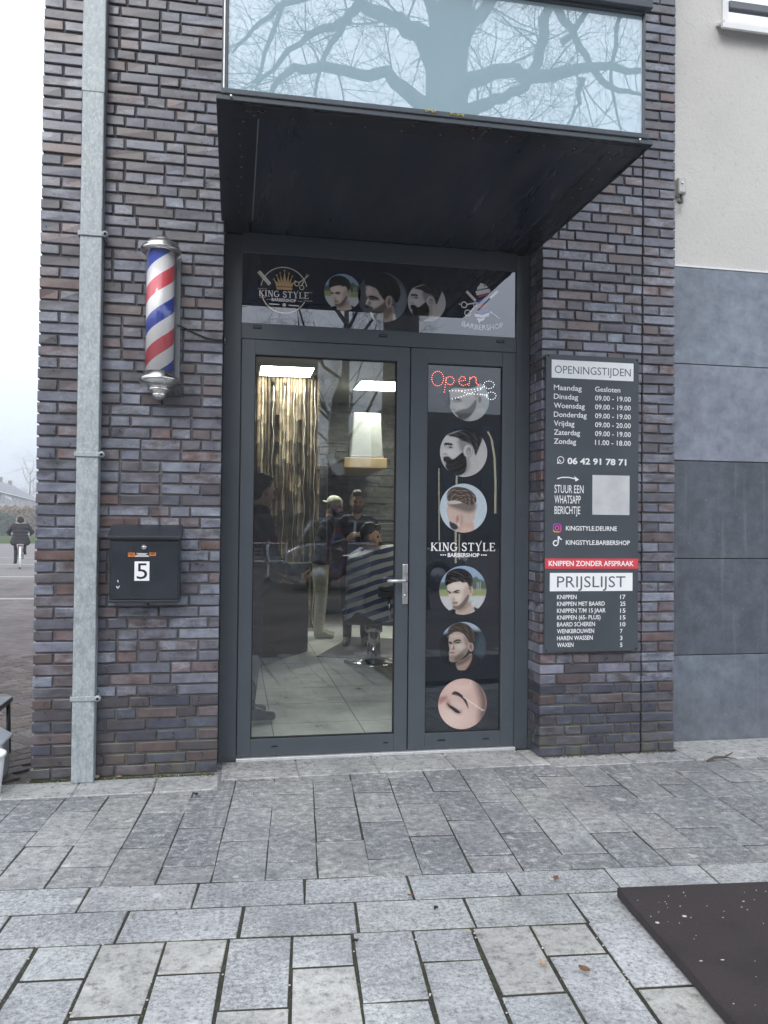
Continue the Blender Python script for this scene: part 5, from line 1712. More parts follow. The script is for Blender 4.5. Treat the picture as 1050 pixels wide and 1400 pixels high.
dots(mb, [(360, 298), (430, 320), (500, 322)], 8); dots(mb, circ(553, 262, 34, 24), 12, True); dots(mb, circ(568, 332, 30, 24), 11, True); dots(mb, [(500, 285), (525, 270)], 3); dots(mb, [(500, 322), (540, 330)], 4)
mb.build('white_scissors', WHL, led)
# slim curved light strips inside the shop behind the dark leaf
STRIPL = plain('warm light strip', (.9, .85, .7), .5, emit=(1, .86, .60), es=12)
ar = thing('arch_light', 'glowing warm arched light strips behind the dark narrow door leaf', 'lamp', (0, 0, 0))
for (pts, r_) in (([(672, 600), (676, 625), (677.5, 660), (677, 702)], .011), ([(667, 590), (672, 600)], .008), ([(622, 625), (624.5, 650), (623, 700), (623, 770)], .010), ([(600, 640), (600.5, 740)], .006), ([(628, 730), (628, 765)], .006)):
    m = MB(); m.tube([DP(x, y, 7.6) for x, y in pts], r_, 8); m.build('light_strip', STRIPL, ar)
# ================================================================== PEOPLE
SKIN = plain('skin', (.50, .31, .23), .5, 0, .12, 30); SKIN2 = plain('olive skin', (.42, .26, .19), .5, 0, .12, 30)
HAIRD = plain('dark hair', (.020, .016, .014), .55, 0, .4, 90); HAIRB = plain('brown hair', (.11, .065, .038), .55, 0, .4, 90)
EYEM = plain('eye', (.03, .025, .02), .2); LIP = plain('lips', (.40, .18, .15), .5)
NAVY = plain('dark jacket cloth', (.022, .026, .040), .85, 0, .3, 40); BLACKC = plain('black cloth', (.018, .018, .022), .9, 0, .35, 40)
CREAM = plain('cream cloth', (.56, .54, .45), .9, 0, .15, 30); REDC = plain('red cloth', (.36, .03, .03), .85)
SHOE = plain('dark shoe', (.045, .048, .055), .5, 0, .25, 30); CREAMSHOE = plain('pale shoe', (.50, .48, .42), .6)
GREYC = plain('grey cloth', (.10, .11, .13), .9)


class Body:
    def __init__(self):
        self.pr = []

    def cap(self, a, b, ra, rb, t):
        self.pr.append(('c', Vector(a), Vector(b), ra, rb, t)); return self

    def ell(self, c, r, t, M=None):
        self.pr.append(('e', Vector(c), r, M or Matrix.Identity(3), None, t)); return self

    def head(self, c, yaw=0.0, pitch=0.0, roll=0.0, k=1.0, beard=None):
        R3 = (Matrix.Rotation(yaw, 3, 'Z') @ Matrix.Rotation(pitch, 3, 'Y') @ Matrix.Rotation(roll, 3, 'X'))
        self.hc, self.hr, self.hk = Vector(c), R3, k
        h = lambda x, y, z: Vector(c) + R3 @ (Vector((x, y, z)) * k)
        e = lambda p, r, t: self.ell(h(*p), tuple(q * k for q in r), t, R3)
        e((-.012, 0, .035), (.096, .075, .088), 'skin'); e((.022, 0, -.012), (.070, .064, .085), 'skin'); e((.032, 0, -.066), (.056, .050, .046), 'skin')
        e((.062, 0, -.094), (.026, .026, .020), 'skin')
        self.cap(h(.084, -.036, .034), h(.084, .036, .034), .012 * k, .012 * k, 'skin')
        self.cap(h(.088, 0, .020), h(.112, 0, -.022), .008 * k, .014 * k, 'skin')
        e((.104, .012, -.026), (.010, .008, .008), 'skin'); e((.104, -.012, -.026), (.010, .008, .008), 'skin')
        for s in (1, -1):
            e((.079, .031 * s, .012), (.012, .014, .009), 'eye'); self.cap(h(.091, .016 * s, .034), h(.083, .050 * s, .036), .006 * k, .005 * k, 'hair')
            e((-.006, .077 * s, -.004), (.020, .010, .034), 'skin'); e((.056, .040 * s, -.028), (.026, .022, .024), 'skin')
        self.cap(h(.086, -.020, -.058), h(.086, .020, -.058), .0075 * k, .0075 * k, 'lip')
        if beard:
            e((.046, 0, -.086), (.056, .060, .040), 'beard'); self.cap(h(.088, -.028, -.046), h(.088, .028, -.046), .008 * k, .008 * k, 'beard')
            for s in (1, -1): self.cap(h(.02, .066 * s, -.03), h(.06, .040 * s, -.085), .012 * k, .022 * k, 'beard')
        return self

    def hand(self, w, d, n, side, curl=.5, k=1.0, t='skin'):
        """wrist w, pointing d, palm facing n, side = +1 thumb to d x n"""
        d, n = Vector(d).normalized(), Vector(n)
        n = (n - d * n.dot(d)).normalized(); s = d.cross(n) * side
        w = Vector(w)
        for q in (-.026, 0.0, .024): self.cap(w + s * q * .6 * k + d * .012 * k, w + (d * .082 + s * q) * k, .017 * k, .0135 * k, t)
        for i, (q, L) in enumerate(((.033, .070), (.011, .078), (-.011, .072), (-.031, .056))):
            p0 = w + (d * .085 + s * q) * k; a1 = curl * (.55 + .1 * i); a2 = curl * (1.35 + .1 * i)
            d1 = d * math.cos(a1) + n * math.sin(a1); d2 = d * math.cos(a2) + n * math.sin(a2)
            p1 = p0 + d1 * L * .55 * k; p2 = p1 + d2 * L * .5 * k
            self.cap(p0, p1, .0092 * k, .0085 * k, t); self.cap(p1, p2, .0085 * k, .0072 * k, t)
        p0 = w + (d * .028 + s * .028) * k; p1 = p0 + (d * .03 + s * .030 + n * .012) * k; p2 = p1 + (d * .032 + s * .006 + n * .014) * k
        self.cap(p0, p1, .014 * k, .0115 * k, t); self.cap(p1, p2, .011 * k, .009 * k, t)
        return self

    def build(self, name, mats, parent, voxel=.008, smooth=4):
        mb = MB()
        for p in self.pr:
            if p[0] == 'c':
                _, a, b, ra, rb, t = p
                ax = b - a; L = max(ax.length, 1e-4); dz = ax / L
                pts, rr = [], []
                for th in (80, 55, 28): pts.append(a - dz * ra * math.sin(rad(th))); rr.append(ra * math.cos(rad(th)))
                for f in (0, .34, .67, 1): pts.append(a + ax * f); rr.append(ra + (rb - ra) * f)
                for th in (28, 55, 80): pts.append(b + dz * rb * math.sin(rad(th))); rr.append(rb * math.cos(rad(th)))
                mb.tube(pts, rr, 14)
            else:
                _, c, r, M, _x, t = p
                mb.ball(c, r, 16, M=M.to_4x4())
        o = mb.build('body_tmp', [], None)
        m = o.modifiers.new('r', 'REMESH'); m.mode = 'VOXEL'; m.voxel_size = voxel; m.use_smooth_shade = True
        s = o.modifiers.new('s', 'SMOOTH'); s.factor = .5; s.iterations = smooth
        dg = bpy.context.evaluated_depsgraph_get()
        me = bpy.data.meshes.new_from_object(o.evaluated_get(dg))
        bpy.data.objects.remove(o)
        me.name = name
        tags = sorted({p[5] for p in self.pr})
        me.materials.clear()
        for t in tags: me.materials.append(mats[t])
        n = len(me.polygons)
        c = np.zeros(n * 3); me.polygons.foreach_get('center', c); c = c.reshape(-1, 3)
        best = np.full(n, 1e9); idx = np.zeros(n, np.int32)
        for p in self.pr:
            if p[0] == 'c':
                a, b = np.array(p[1]), np.array(p[2]); ab = b - a
                t = np.clip(((c - a) @ ab) / (ab @ ab + 1e-12), 0, 1)
                d = np.linalg.norm(c - a - t[:, None] * ab, axis=1) - (p[3] + (p[4] - p[3]) * t)
            else:
                M = np.array(p[3]); q = (c - np.array(p[1])) @ M
                d = (np.linalg.norm(q / np.array(p[2]), axis=1) - 1) * min(p[2])
            up = d < best
            best[up] = d[up]; idx[up] = tags.index(p[5])
        me.polygons.foreach_set('material_index', idx)
        me.polygons.foreach_set('use_smooth', np.ones(n, bool))
        me.update()
        ob = bpy.data.objects.new(name, me); link(ob, parent)
        return ob

    def hair(self, mat, parent, kind='short'):
        c, R3, k = self.hc, self.hr, self.hk
        b = Body()
        h = lambda x, y, z: c + R3 @ (Vector((x, y, z)) * k)
        e = lambda p, r: b.ell(h(*p), tuple(q * k for q in r), 'h', R3)
        e((-.026, 0, .052), (.094, .081, .088))
        if kind == 'short': e((.03, 0, .100), (.052, .058, .034)); e((-.06, 0, .0), (.050, .064, .07))
        if kind == 'quiff': e((.052, 0, .106), (.046, .055, .034)); e((-.02, 0, .115), (.07, .06, .04)); e((-.06, 0, .0), (.048, .062, .07))
        return b.build('hair', {'h': mat}, parent, .008, 3)


def legs_standing(B, tr='trouser', sh='shoe', spread=.10, step=0.0, wide=1.0):
    for s in (1, -1):
        x = step * s
        B.cap((0, .085 * s, .93), (x * .5 + .015, .098 * s, .50), .088 * wide, .060 * wide, tr)
        B.cap((x * .5 + .015, .098 * s, .50), (x - .015, spread * s, .10), .062 * wide, .050 * wide, tr)
        B.cap((x - .03, spread * s, .045), (x + .15, (spread + .03) * s, .034), .042, .034, sh); B.cap((x - .01, spread * s, .07), (x + .08, (spread + .02) * s, .055), .042, .034, sh)


def torso(B, top='top', lean=0.0, z0=.92, ztop=1.44, bulk=1.0, ox=0.0):
    L = lambda z: ox + lean * (z - z0) / (ztop - z0)
    for z, hw_, r_ in ((z0 + .02, .085, .105), (z0 + .12, .075, .100), (z0 + .25, .080, .108), (z0 + .38, .100, .112), (ztop - .05, .120, .085), (ztop, .135, .058)):
        B.cap((L(z), -hw_ * bulk, z), (L(z), hw_ * bulk, z), r_ * bulk, r_ * bulk, top)
    B.cap((L(ztop) - .005, 0, ztop - .02), (L(ztop) + .02, 0, ztop + .12), .062, .056, 'skin')
    return L(ztop)


def arm(B, sh, el, wr, sl='top', r=(.056, .044, .032), bare=None):
    B.cap(sh, el, r[0], r[1], sl); B.cap(el, wr, r[1] * .98, r[2], bare or sl)


# ---- barber, standing in the back of the shop, cap worn backwards
g = G(437, 871, .02)
pb = thing('person', 'standing barber in black top, cream trousers and cream cap worn backwards', 'person', (g.x, g.y, .02), rad(-8), None)
B = Body()
legs_standing(B, wide=1.22, spread=.095)
nx = torso(B, lean=.11, bulk=1.06)
arm(B, (nx - .01, .185, 1.41), (nx + .04, .235, 1.13), (nx + .27, .12, 1.10), bare='skin'); arm(B, (nx - .01, -.185, 1.41), (nx + .05, -.25, 1.14), (nx + .28, -.10, 1.07), bare='skin')
B.hand((nx + .29, .11, 1.10), (1, -.35, .05), (0, -.6, -.8), 1, .9); B.hand((nx + .30, -.09, 1.07), (1, .3, .05), (0, .4, 1), 1, .8)
B.head((nx + .055, 0, 1.605), yaw=-.25, pitch=.28, beard=True)
B.build('body', {'skin': SKIN2, 'top': BLACKC, 'trouser': CREAM, 'shoe': CREAMSHOE, 'hair': HAIRD, 'beard': HAIRD, 'eye': EYEM, 'lip': LIP}, pb, .008)
cp = Body(); h = lambda x, y, z: B.hc + B.hr @ Vector((x, y, z))
cp.ell(h(-.014, 0, .058), (.103, .086, .080), 'h', B.hr); cp.ell(h(-.10, 0, .030), (.075, .062, .010), 'h', B.hr)
cp.build('cap', {'h': plain('cream cap cloth', (.66, .64, .52), .9)}, pb, .008, 2)
mb = MB(); mb.box(-.01, .17, -.045, .045, -.002, .002, 0, M=Matrix.Translation((nx + .40, .02, 1.125)) @ Matrix.Rotation(-.12, 4, 'Y'))
o = mb.build('paper_slip', WHITEPVC); o.location = pb.location; o.rotation_euler = pb.rotation_euler
tag(o, 'white paper slip held in the hands of the cream capped barber', 'paper')

# ---- bearded man behind the barber chair
g = DP(488, 720, 9.2)
pm = thing('person', 'bearded man with short hair in dark top facing the door beside the barber', 'person', (g.x, g.y, .02), rad(-97))
B = Body(); legs_standing(B, 'trouser', 'shoe'); nx = torso(B, lean=.02)
arm(B, (nx, .185, 1.41), (nx + .02, .25, 1.15), (nx + .22, .12, 1.20)); arm(B, (nx, -.185, 1.41), (nx + .02, -.25, 1.15), (nx + .22, -.12, 1.20))
B.hand((nx + .24, .11, 1.215), (.7, -.5, .55), (0, -1, .2), 1, .7); B.hand((nx + .24, -.11, 1.215), (.7, .5, .55), (0, 1, .2), -1, .7)
B.head((nx + .03, 0, 1.635), beard=True)
B.build('body', {'skin': SKIN, 'top': NAVY, 'trouser': NAVY, 'shoe': SHOE, 'hair': HAIRB, 'beard': HAIRB, 'eye': EYEM, 'lip': LIP}, pm)
B.hair(HAIRB, pm, 'quiff')

# ---- man in a dark jacket close to the door on the left
g = G(340, 985, .02)
pl = thing('person', 'man in dark jacket with red trim standing just inside the glass door', 'person', (g.x - .02, g.y + .05, .02), rad(14))
B = Body(); legs_standing(B, spread=.085, wide=1.05); nx = torso(B, lean=.05, bulk=1.15)
B.cap((nx + .04, -.12, 1.30), (nx + .04, .12, 1.30), .085, .085, 'red')
arm(B, (nx, .20, 1.40), (nx + .03, .27, 1.12), (nx + .22, .16, .98), r=(.068, .056, .046)); arm(B, (nx, -.20, 1.40), (nx + .06, -.26, 1.12), (nx + .26, -.12, 1.00), r=(.068, .056, .046))
B.hand((nx + .28, -.11, .99), (1, .3, -.1), (0, .7, .6), 1, .8); B.hand((nx + .24, .15, .97), (1, -.3, -.1), (0, -.7, .6), -1, .8)
B.head((nx + .045, 0, 1.60), yaw=.45, pitch=.12)
B.build('body', {'skin': SKIN2, 'top': NAVY, 'red': REDC, 'trouser': NAVY, 'shoe': SHOE, 'hair': HAIRD, 'eye': EYEM, 'lip': LIP}, pl)
B.hair(HAIRD, pl)

# ---- barber chair with the customer
cg = DP(512, 780, 8.0)
bc = thing('barber_chair', 'black and chrome barber chair under the customer in the striped cape', 'barber chair', (cg.x, cg.y, .02), rad(-22))
LEATH = plain('black leather', (.018, .018, .02), .4)
mb = MB(); mb.lathe([(.30, 0), (.30, .02), (.26, .04), (.07, .06), (.06, .30), (.085, .31), (.085, .40)], 32); mb.build('base', CHROME, bc)
mb = MB(); mb.box(-.24, .26, -.25, .25, .401, .52, 0, ch=.03); mb.build('seat', LEATH, bc)
mb = MB(); mb.box(-.30, -.20, -.23, .23, .55, 1.08, 0, ch=.03); mb.build('backrest', LEATH, bc)
for s in (1, -1):
    mb = MB(); mb.box(-.2, .25, .27 * s - .03, .27 * s + .03, .68, .73, 0, ch=.015); mb.tube([(.2, .27 * s, .69), (.22, .27 * s, .45)], .018, 8, 1); mb.tube([(-.2, .27 * s, .69), (-.22, .27 * s, .45)], .018, 8, 1); mb.build('armrest', [LEATH, CHROME], bc)
mb = MB()
mb.tube([(.26, -.16, .44), (.46, -.18, .16), (.60, -.18, .13)], .014, 8); mb.tube([(.26, .16, .44), (.46, .18, .16), (.60, .18, .13)], .014, 8)
for x_ in (.46, .53, .60): mb.tube([(x_, -.19, .15 - (x_ - .46) * .15), (x_, .19, .15 - (x_ - .46) * .15)], .012, 8)
mb.build('footrest', CHROME, bc)
cu = thing('person', 'seated customer with dark hair wrapped in a blue and white striped cape', 'person', (cg.x, cg.y, .02), rad(-22))
B = Body()
nx = torso(B, z0=.58, ztop=1.08, lean=-.02, ox=-.06)
for s in (1, -1):
    B.cap((-.04, .10 * s, .60), (.40, .13 * s, .60), .085, .062, 'trouser'); B.cap((.40, .13 * s, .60), (.50, .12 * s, .22), .060, .046, 'trouser'); B.cap((.47, .12 * s, .19), (.64, .13 * s, .17), .042, .034, 'shoe')
    arm(B, (nx, .19 * s, 1.04), (nx + .06, .27 * s, .80), (nx + .30, .25 * s, .74)); B.hand((nx + .32, .25 * s, .74), (1, -.1 * s, -.15), (0, 0, -1), s, .7)
B.head((nx + .035, 0, 1.255), yaw=.1, pitch=.12)
B.build('body', {'skin': SKIN, 'top': BLACKC, 'trouser': GREYC, 'shoe': SHOE, 'hair': HAIRD, 'eye': EYEM, 'lip': LIP}, cu)
B.hair(HAIRD, cu, 'quiff')
mb = MB(); na = 72; rings = 34
vs, fs = [], []
for i in range(rings + 1):
    t_ = i / rings
    for k in range(na):
        a_ = 2 * math.pi * k / na
        fx = max(0, math.cos(a_))
        sh_ = min(1, t_ * 3.2)
        rx = .07 + .15 * sh_ + (.42 * fx ** 1.4 if t_ > .3 else .42 * fx ** 1.4 * (t_ / .3) ** 2) * min(1, t_ * 1.6); ry = .07 + .215 * sh_ ** .8 + .09 * t_
        wob = 1 + (.05 * math.sin(a_ * 9 + 1) + .03 * math.sin(a_ * 14)) * max(0, t_ - .2)
        zz = 1.15 - .10 * sh_ - max(0, t_ - .30) / .70 * (.56 + .05 * math.sin(a_ * 5)) + .16 * fx * max(0, math.sin(min(1, t_) * math.pi)) * (t_ < .75)
        vs.append((nx - .0 + math.cos(a_) * rx * wob, math.sin(a_) * ry * wob, zz))
for i in range(rings):
    for k in range(na): fs.append((i * na + k, i * na + (k + 1) % na, (i + 1) * na + (k + 1) % na, (i + 1) * na + k))
CAPE = NT('striped cape cloth')
_s = CAPE.new('ShaderNodeSeparateXYZ'); CAPE.l.new(CAPE.coord(), _s.inputs[0])
_v = CAPE.math('ADD', CAPE.math('MULTIPLY', _s.outputs[2], 1.0), CAPE.math('MULTIPLY', _s.outputs[0], -.35))
_v = CAPE.math('ADD', _v, CAPE.math('MULTIPLY', CAPE.noise(2.5, 2), .08))
_f = CAPE.math('FRACT', CAPE.math('MULTIPLY', _v, 10.5))
CAPE.set('Base Color', CAPE.mix(CAPE.rng(_f, .49, .51, 0, 1), (.72, .77, .82), (.045, .075, .30))); CAPE.set('Roughness', .6)
mb.add(vs, fs, 0, None, True)
co = mb.build('cape', CAPE.mat, cu, fix=False)
sm = co.modifiers.new('thick', 'SOLIDIFY'); sm.thickness = .004

# ---- furniture inside
rc = thing('reception_counter', 'black reception counter on the floor behind the man in the dark jacket', 'counter', (0, 0, 0))
q0, q1 = G(352, 913, .02), G(421, 890, .02)
ang = math.atan2(q1.y - q0.y, q1.x - q0.x); Lb = (q1 - q0).length
rc.location = (q0.x, q0.y, .02); rc.rotation_euler = (0, 0, ang)
MATB = plain('matt black board', (.016, .015, .018), .7)
mb = MB(); mb.box(0, Lb, .002, .8, 0, .93, 0, ch=.004); mb.build('cabinet', MATB, rc)
mb = MB(); mb.box(-.03, Lb + .02, -.02, .82, .931, .965, 0, ch=.004); mb.build('top', plain('dark counter top', (.07, .06, .05), .3), rc)
q = G(505, 905, .02)
st = thing('styling_platform', 'low black platform under the barber chair', 'platform', (q.x + .2, q.y + .9, .018), rad(-22))
mb = MB(); mb.box(-.45, 1.1, -.75, .75, .001, .012, 0, ch=.004); mb.build('deck', plain('dark rubber deck', (.05, .05, .055), .6), st)
# white display unit on a wooden shelf at the back
s0, s1 = DP(471, 632, 11.0), DP(531, 632, 11.0)
shf = thing('wall_shelf', 'pale wooden shelf on the slate wall carrying a white box', 'shelf', ((s0.x + s1.x) / 2, s0.y + .2, s0.z))
wS = (s1.x - s0.x) / 2
mb = MB(); mb.box(-wS, wS, -.2, 1.6, -.07, .07, 0, ch=.005); mb.build('board', plain('pale oak', (.45, .32, .17), .6, 0, .2, 5), shf)
b0, b1 = DP(479, 624, 11.0), DP(523, 562, 11.0)
wb = thing('white_box', 'white tapered display box standing on the wooden wall shelf', 'box', (shf.location.x + .02, shf.location.y, shf.location.z + .0705))
hb = b1.z - b0.z
mb = MB(); vs = []
for z_, w_ in ((0, .23), (hb, .19)):
    vs += [(-w_, -.17, z_), (w_, -.17, z_), (w_, .17, z_), (-w_, .17, z_)]
mb.add(vs, [(3, 2, 1, 0), (4, 5, 6, 7), (0, 1, 5, 4), (1, 2, 6, 5), (2, 3, 7, 6), (3, 0, 4, 7)]); mb.build('shell', plain('cream enamel', (.36, .36, .33), .4), wb, bevel=.02)
mb = MB(); mb.box(-.235, .235, -.18, .18, -.0002, .03, 0, ch=.004); mb.build('foot_rim', STEEL, wb)
mir = thing('styling_station', 'dark styling counter with shelf lights along the right inner wall', 'counter', (0, 0, 0))
mb = MB(); mb.box(2.15, 2.595, 2.2, 5.6, .02, .80, 0, ch=.01); mb.build('cabinet', LEATH, mir)
mb = MB(); mb.box(2.10, 2.595, 2.15, 5.65, .801, .84, 0, ch=.005); mb.build('top', plain('dark counter top', (.07, .06, .05), .3), mir)
mb = MB(); mb.box(2.135, 2.148, 4.6, 5.5, .52, .53); mb.box(2.135, 2.148, 4.6, 5.5, .40, .41); mb.build('light_strip', STRIPL, mir)

# ---- woman on a bicycle, far down the side street, seen from behind
g = G(27, 778, -.012)
hd = math.atan2(g.y + 4.56, g.x)
bk = thing('bicycle', 'city bicycle with chrome rear mudguard ridden away down the side street', 'bicycle', (g.x, g.y, -.012), hd)
for x_ in (0, 1.08):
    w_ = MB()
    cc = [(x_ + .335 * math.cos(2 * math.pi * k / 32), 0, .345 + .335 * math.sin(2 * math.pi * k / 32)) for k in range(33)]
    w_.tube(cc, .020, 8)
    wo = w_.build('wheel', plain('tyre rubber', (.02, .02, .02), .8), bk)
    w_ = MB(); cc = [(x_ + .305 * math.cos(2 * math.pi * k / 32), 0, .345 + .305 * math.sin(2 * math.pi * k / 32)) for k in range(33)]
    w_.tube(cc, .010, 6); w_.tube([(x_, -.05, .345), (x_, .05, .345)], .03, 10)
    for k in range(14):
        a_ = 2 * math.pi * k / 14; w_.tube([(x_, 0, .345), (x_ + .305 * math.cos(a_), 0, .345 + .305 * math.sin(a_))], .0018, 4)
    w_.build('rim', CHROME, wo)
w_ = MB()
for a, b in (((0, .04, .345), (.42, .02, .30)), ((0, -.04, .345), (.42, -.02, .30)), ((.42, 0, .30), (.28, 0, .82)), ((.42, 0, .30), (.90, 0, .66)), ((.34, 0, .62), (.88, 0, .74)), ((0, .04, .345), (.30, .01, .74)), ((0, -.04, .345), (.30, -.01, .74)), ((.86, 0, .95), (.93, 0, .60)), ((.93, .05, .62), (1.08, .05, .345)), ((.93, -.05, .62), (1.08, -.05, .345))): w_.tube([a, b], .017, 8)
w_.build('frame', plain('bicycle frame', (.06, .06, .065), .4), bk)
w_ = MB()
cc = [(.375 * math.cos(rad(a)), 0, .345 + .375 * math.sin(rad(a))) for a in range(60, 230, 12)]
for i in range(len(cc) - 1):
    a, b = Vector(cc[i]), Vector(cc[i + 1]); w_.add([a + Vector((0, -.032, 0)), a + Vector((0, .032, 0)), b + Vector((0, .032, 0)), b + Vector((0, -.032, 0))], [(0, 1, 2, 3)])
mo = w_.build('mudguard', WHITEPVC, bk); mo.modifiers.new('t', 'SOLIDIFY').thickness = .004
w_ = MB(); w_.box(-.22, .22, -.09, .09, .74, .765, 0, ch=.006); w_.tube([(-.15, .08, .75), (0, .06, .35)], .008, 6); w_.tube([(-.15, -.08, .75), (0, -.06, .35)], .008, 6); w_.build('carrier', CHROME, bk)
w_ = MB(); w_.box(.14, .40, -.09, .09, .83, .90, 0, ch=.03); w_.build('saddle', LEATH, bk)
w_ = MB(); w_.tube([(.72, .30, 1.03), (.84, .22, 1.06), (.86, 0, 1.0), (.84, -.22, 1.06), (.72, -.30, 1.03)], .014, 8); w_.build('handlebar', CHROME, bk)
w_ = MB(); w_.box(-.235, -.221, -.045, .045, .70, .735); w_.build('tail_light', REDP, bk)
w_ = MB(); w_.tube([(.42, -.10, .30), (.42, .10, .30)], .012, 8); w_.tube([(.42, .09, .30), (.50, .09, .16)], .01, 6); w_.tube([(.42, -.09, .30), (.34, -.09, .44)], .01, 6); w_.box(.45, .55, .09, .19, .145, .17); w_.box(.29, .39, -.19, -.09, .43, .455); w_.build('pedals', BLACKPAINT, bk)
cy = thing('person', 'cyclist in black hooded winter coat riding away down the side street', 'person', (g.x, g.y, -.012), hd)
B = Body()
for z, hw_, r_ in ((.90, .13, .135), (1.00, .10, .13), (1.12, .10, .125), (1.24, .115, .115), (1.33, .125, .08)): B.cap((.27 + (z - .9) * .2, -hw_, z), (.27 + (z - .9) * .2, hw_, z), r_, r_, 'coat')
B.cap((.25, -.17, .82), (.25, .17, .82), .12, .12, 'coat')
for s, kz in ((1, .52), (-1, .62)):
    B.cap((.32, .11 * s, .86), (.60, .12 * s, kz + .06), .088, .064, 'trouser'); B.cap((.60, .12 * s, kz + .06), (.47 if s > 0 else .33, .13 * s, .24 if s > 0 else .52), .062, .046, 'trouser')
    B.cap((.42 if s > 0 else .28, .14 * s, .20 if s > 0 else .485), (.60 if s > 0 else .46, .14 * s, .19 if s > 0 else .475), .044, .036, 'shoe')
    arm(B, (.36, .19 * s, 1.33), (.42, .34 * s, 1.12), (.68, .31 * s, 1.06), 'coat', (.068, .060, .046)); B.hand((.69, .31 * s, 1.06), (1, -.1 * s, 0), (0, 0, -1), s, .9, 1, 'shoe')
B.head((.40, 0, 1.46), pitch=.1)
B.cap((.36, 0, 1.36), (.39, 0, 1.40), .075, .075, 'coat'); B.ell((.375, 0, 1.475), (.115, .105, .135), 'coat')
B.build('body', {'skin': SKIN, 'coat': BLACKC, 'trouser': BLACKC, 'shoe': BLACKC, 'hair': HAIRD, 'eye': EYEM, 'lip': LIP}, cy, .012)
w_ = MB(); w_.ball((.33, 0, 1.40), (.05, .16, .035), 14); w_.ball((.42, .10, 1.46), (.04, .035, .11), 12); w_.ball((.42, -.10, 1.46), (.04, .035, .11), 12)
w_.build('fur_trim', plain('pale fur', (.34, .29, .25), 1, 0, .3, 60), cy)
# ================================================================== FAR END OF THE SIDE STREET
hA, hB = DP(0, 690, 108), DP(52, 690, 152)
hdir = math.atan2(hB.y - hA.y, hB.x - hA.x); hL = (hB - hA).length
ROOFT = plain('grey roof tiles', (.17, .18, .20), .8, 0, .15, 1); WALLP = plain('pale house wall', (.50, .48, .45), .8); WIND = plain('dark window', (.08, .09, .11), .3)
n_h = 5
for k in range(n_h):
    L = hL / (n_h - 1)
    p = hA + (hB - hA) * ((k - 1) / (n_h - 1))
    hs = thing('terraced_house', ('grey roofed house with a white gable edge at the left end of the row', 'second grey roofed house of the far row with two windows', 'third grey roofed house of the far row above the cyclist', 'fourth grey roofed house of the far row', 'grey roofed house of the far row next to the brick corner')[k], 'house', (p.x, p.y, 0), hdir, 'terraced houses beyond the green')
    m = MB(); m.box(.02, L - .02, 0, 9, 0, 5.6); m.build('wall', WALLP, hs)
    m = MB(); m.prism([(-.6, 5.5), (-.6, 5.7), (4.5, 8.6), (9.6, 5.7), (9.6, 5.5)], 'x', 0.01, L - .01); ro = m.build('roof', ROOFT, hs)
    m = MB(); m.box(L * .7, L * .7 + .5, 4.2, 4.8, 8.0, 9.3); m.build('chimney', plain('chimney brick', (.16, .10, .08), .8), ro)
    for j in range(2):
        x0 = L * (.12 + .48 * j)
        m = MB(); m.box(x0, x0 + L * .26, -.06, .0, 3.95, 5.25); f_ = m.build('window', WHITEPVC, hs)
        m = MB(); m.box(x0 + .25, x0 + L * .26 - .25, -.09, -.061, 4.1, 5.1); m.build('pane', WIND, f_)
    m = MB(); m.box(0.0, L, -.75, -.605, 5.43, 5.59); m.build('gutter', WHITEPVC, hs)
    if k == 1:
        m = MB(); m.prism([(-1.4, 4.5), (-1.4, 4.8), (2.2, 6.85), (2.2, 6.5)], 'x', -.2, .35); m.build('gable_edge', WHITEPVC, hs)


def bush(name, label, c, r, n, mat, cat, size=.12, seed=1, group=None, base=None):
    rr = random.Random(seed)
    t = thing(name, label, cat, c, 0, group)
    m = MB()
    for _ in range(n):
        while True:
            d = Vector((rr.uniform(-1, 1), rr.uniform(-1, 1), rr.uniform(-1, 1)))
            if .35 < d.length < 1: break
        d *= 1 - .25 * abs(mnoise.noise(d * 2.3 + Vector((seed, 0, 0))))
        p = Vector((d.x * r[0], d.y * r[1], r[2] + d.z * r[2]))
        a = Vector((rr.uniform(-1, 1), rr.uniform(-1, 1), rr.uniform(-1, 1))).normalized(); b = a.cross(Vector((rr.uniform(-1, 1), rr.uniform(-1, 1), 1))).normalized()
        s = size * rr.uniform(.5, 1.3)
        m.add([p - a * s, p + b * s * .6, p + a * s, p - b * s * .6], [(0, 1, 2, 3)], 0)
    m.build('foliage', mat, t, fix=False)
    m = MB()
    for k in range(7): m.tube([(0, 0, 0), (rr.uniform(-.4, .4) * r[0], rr.uniform(-.4, .4) * r[1], r[2]), (rr.uniform(-.7, .7) * r[0], rr.uniform(-.7, .7) * r[1], r[2] * 1.5)], [.06, .035, .01], 5)
    m.build('stem', plain('bark', (.07, .055, .045), .9), t)
    return t
BEECH = plain('dry beech leaves', (.24, .17, .10), .9, 0, .35, .8); EVER = plain('evergreen leaves', (.055, .085, .045), .8, 0, .35, .8)
for k, x_ in enumerate((-6, 8, 22, 36, 50, 64)):
    p = DP(x_, 725, 88)
    p2 = Vector((p.x, p.y, .03))
    bush('beech_hedge', ('russet beech hedge section at the left picture edge', 'russet beech hedge section behind the dark green shrub', 'russet beech hedge section behind the cyclist', 'russet beech hedge section right of the cyclist', 'russet beech hedge section beside the brick corner', 'russet beech hedge section behind the brick corner')[k], p2, (1.0, .8, 1.75), 1500, BEECH, 'hedge', .16, k + 3, 'beech hedge sections')
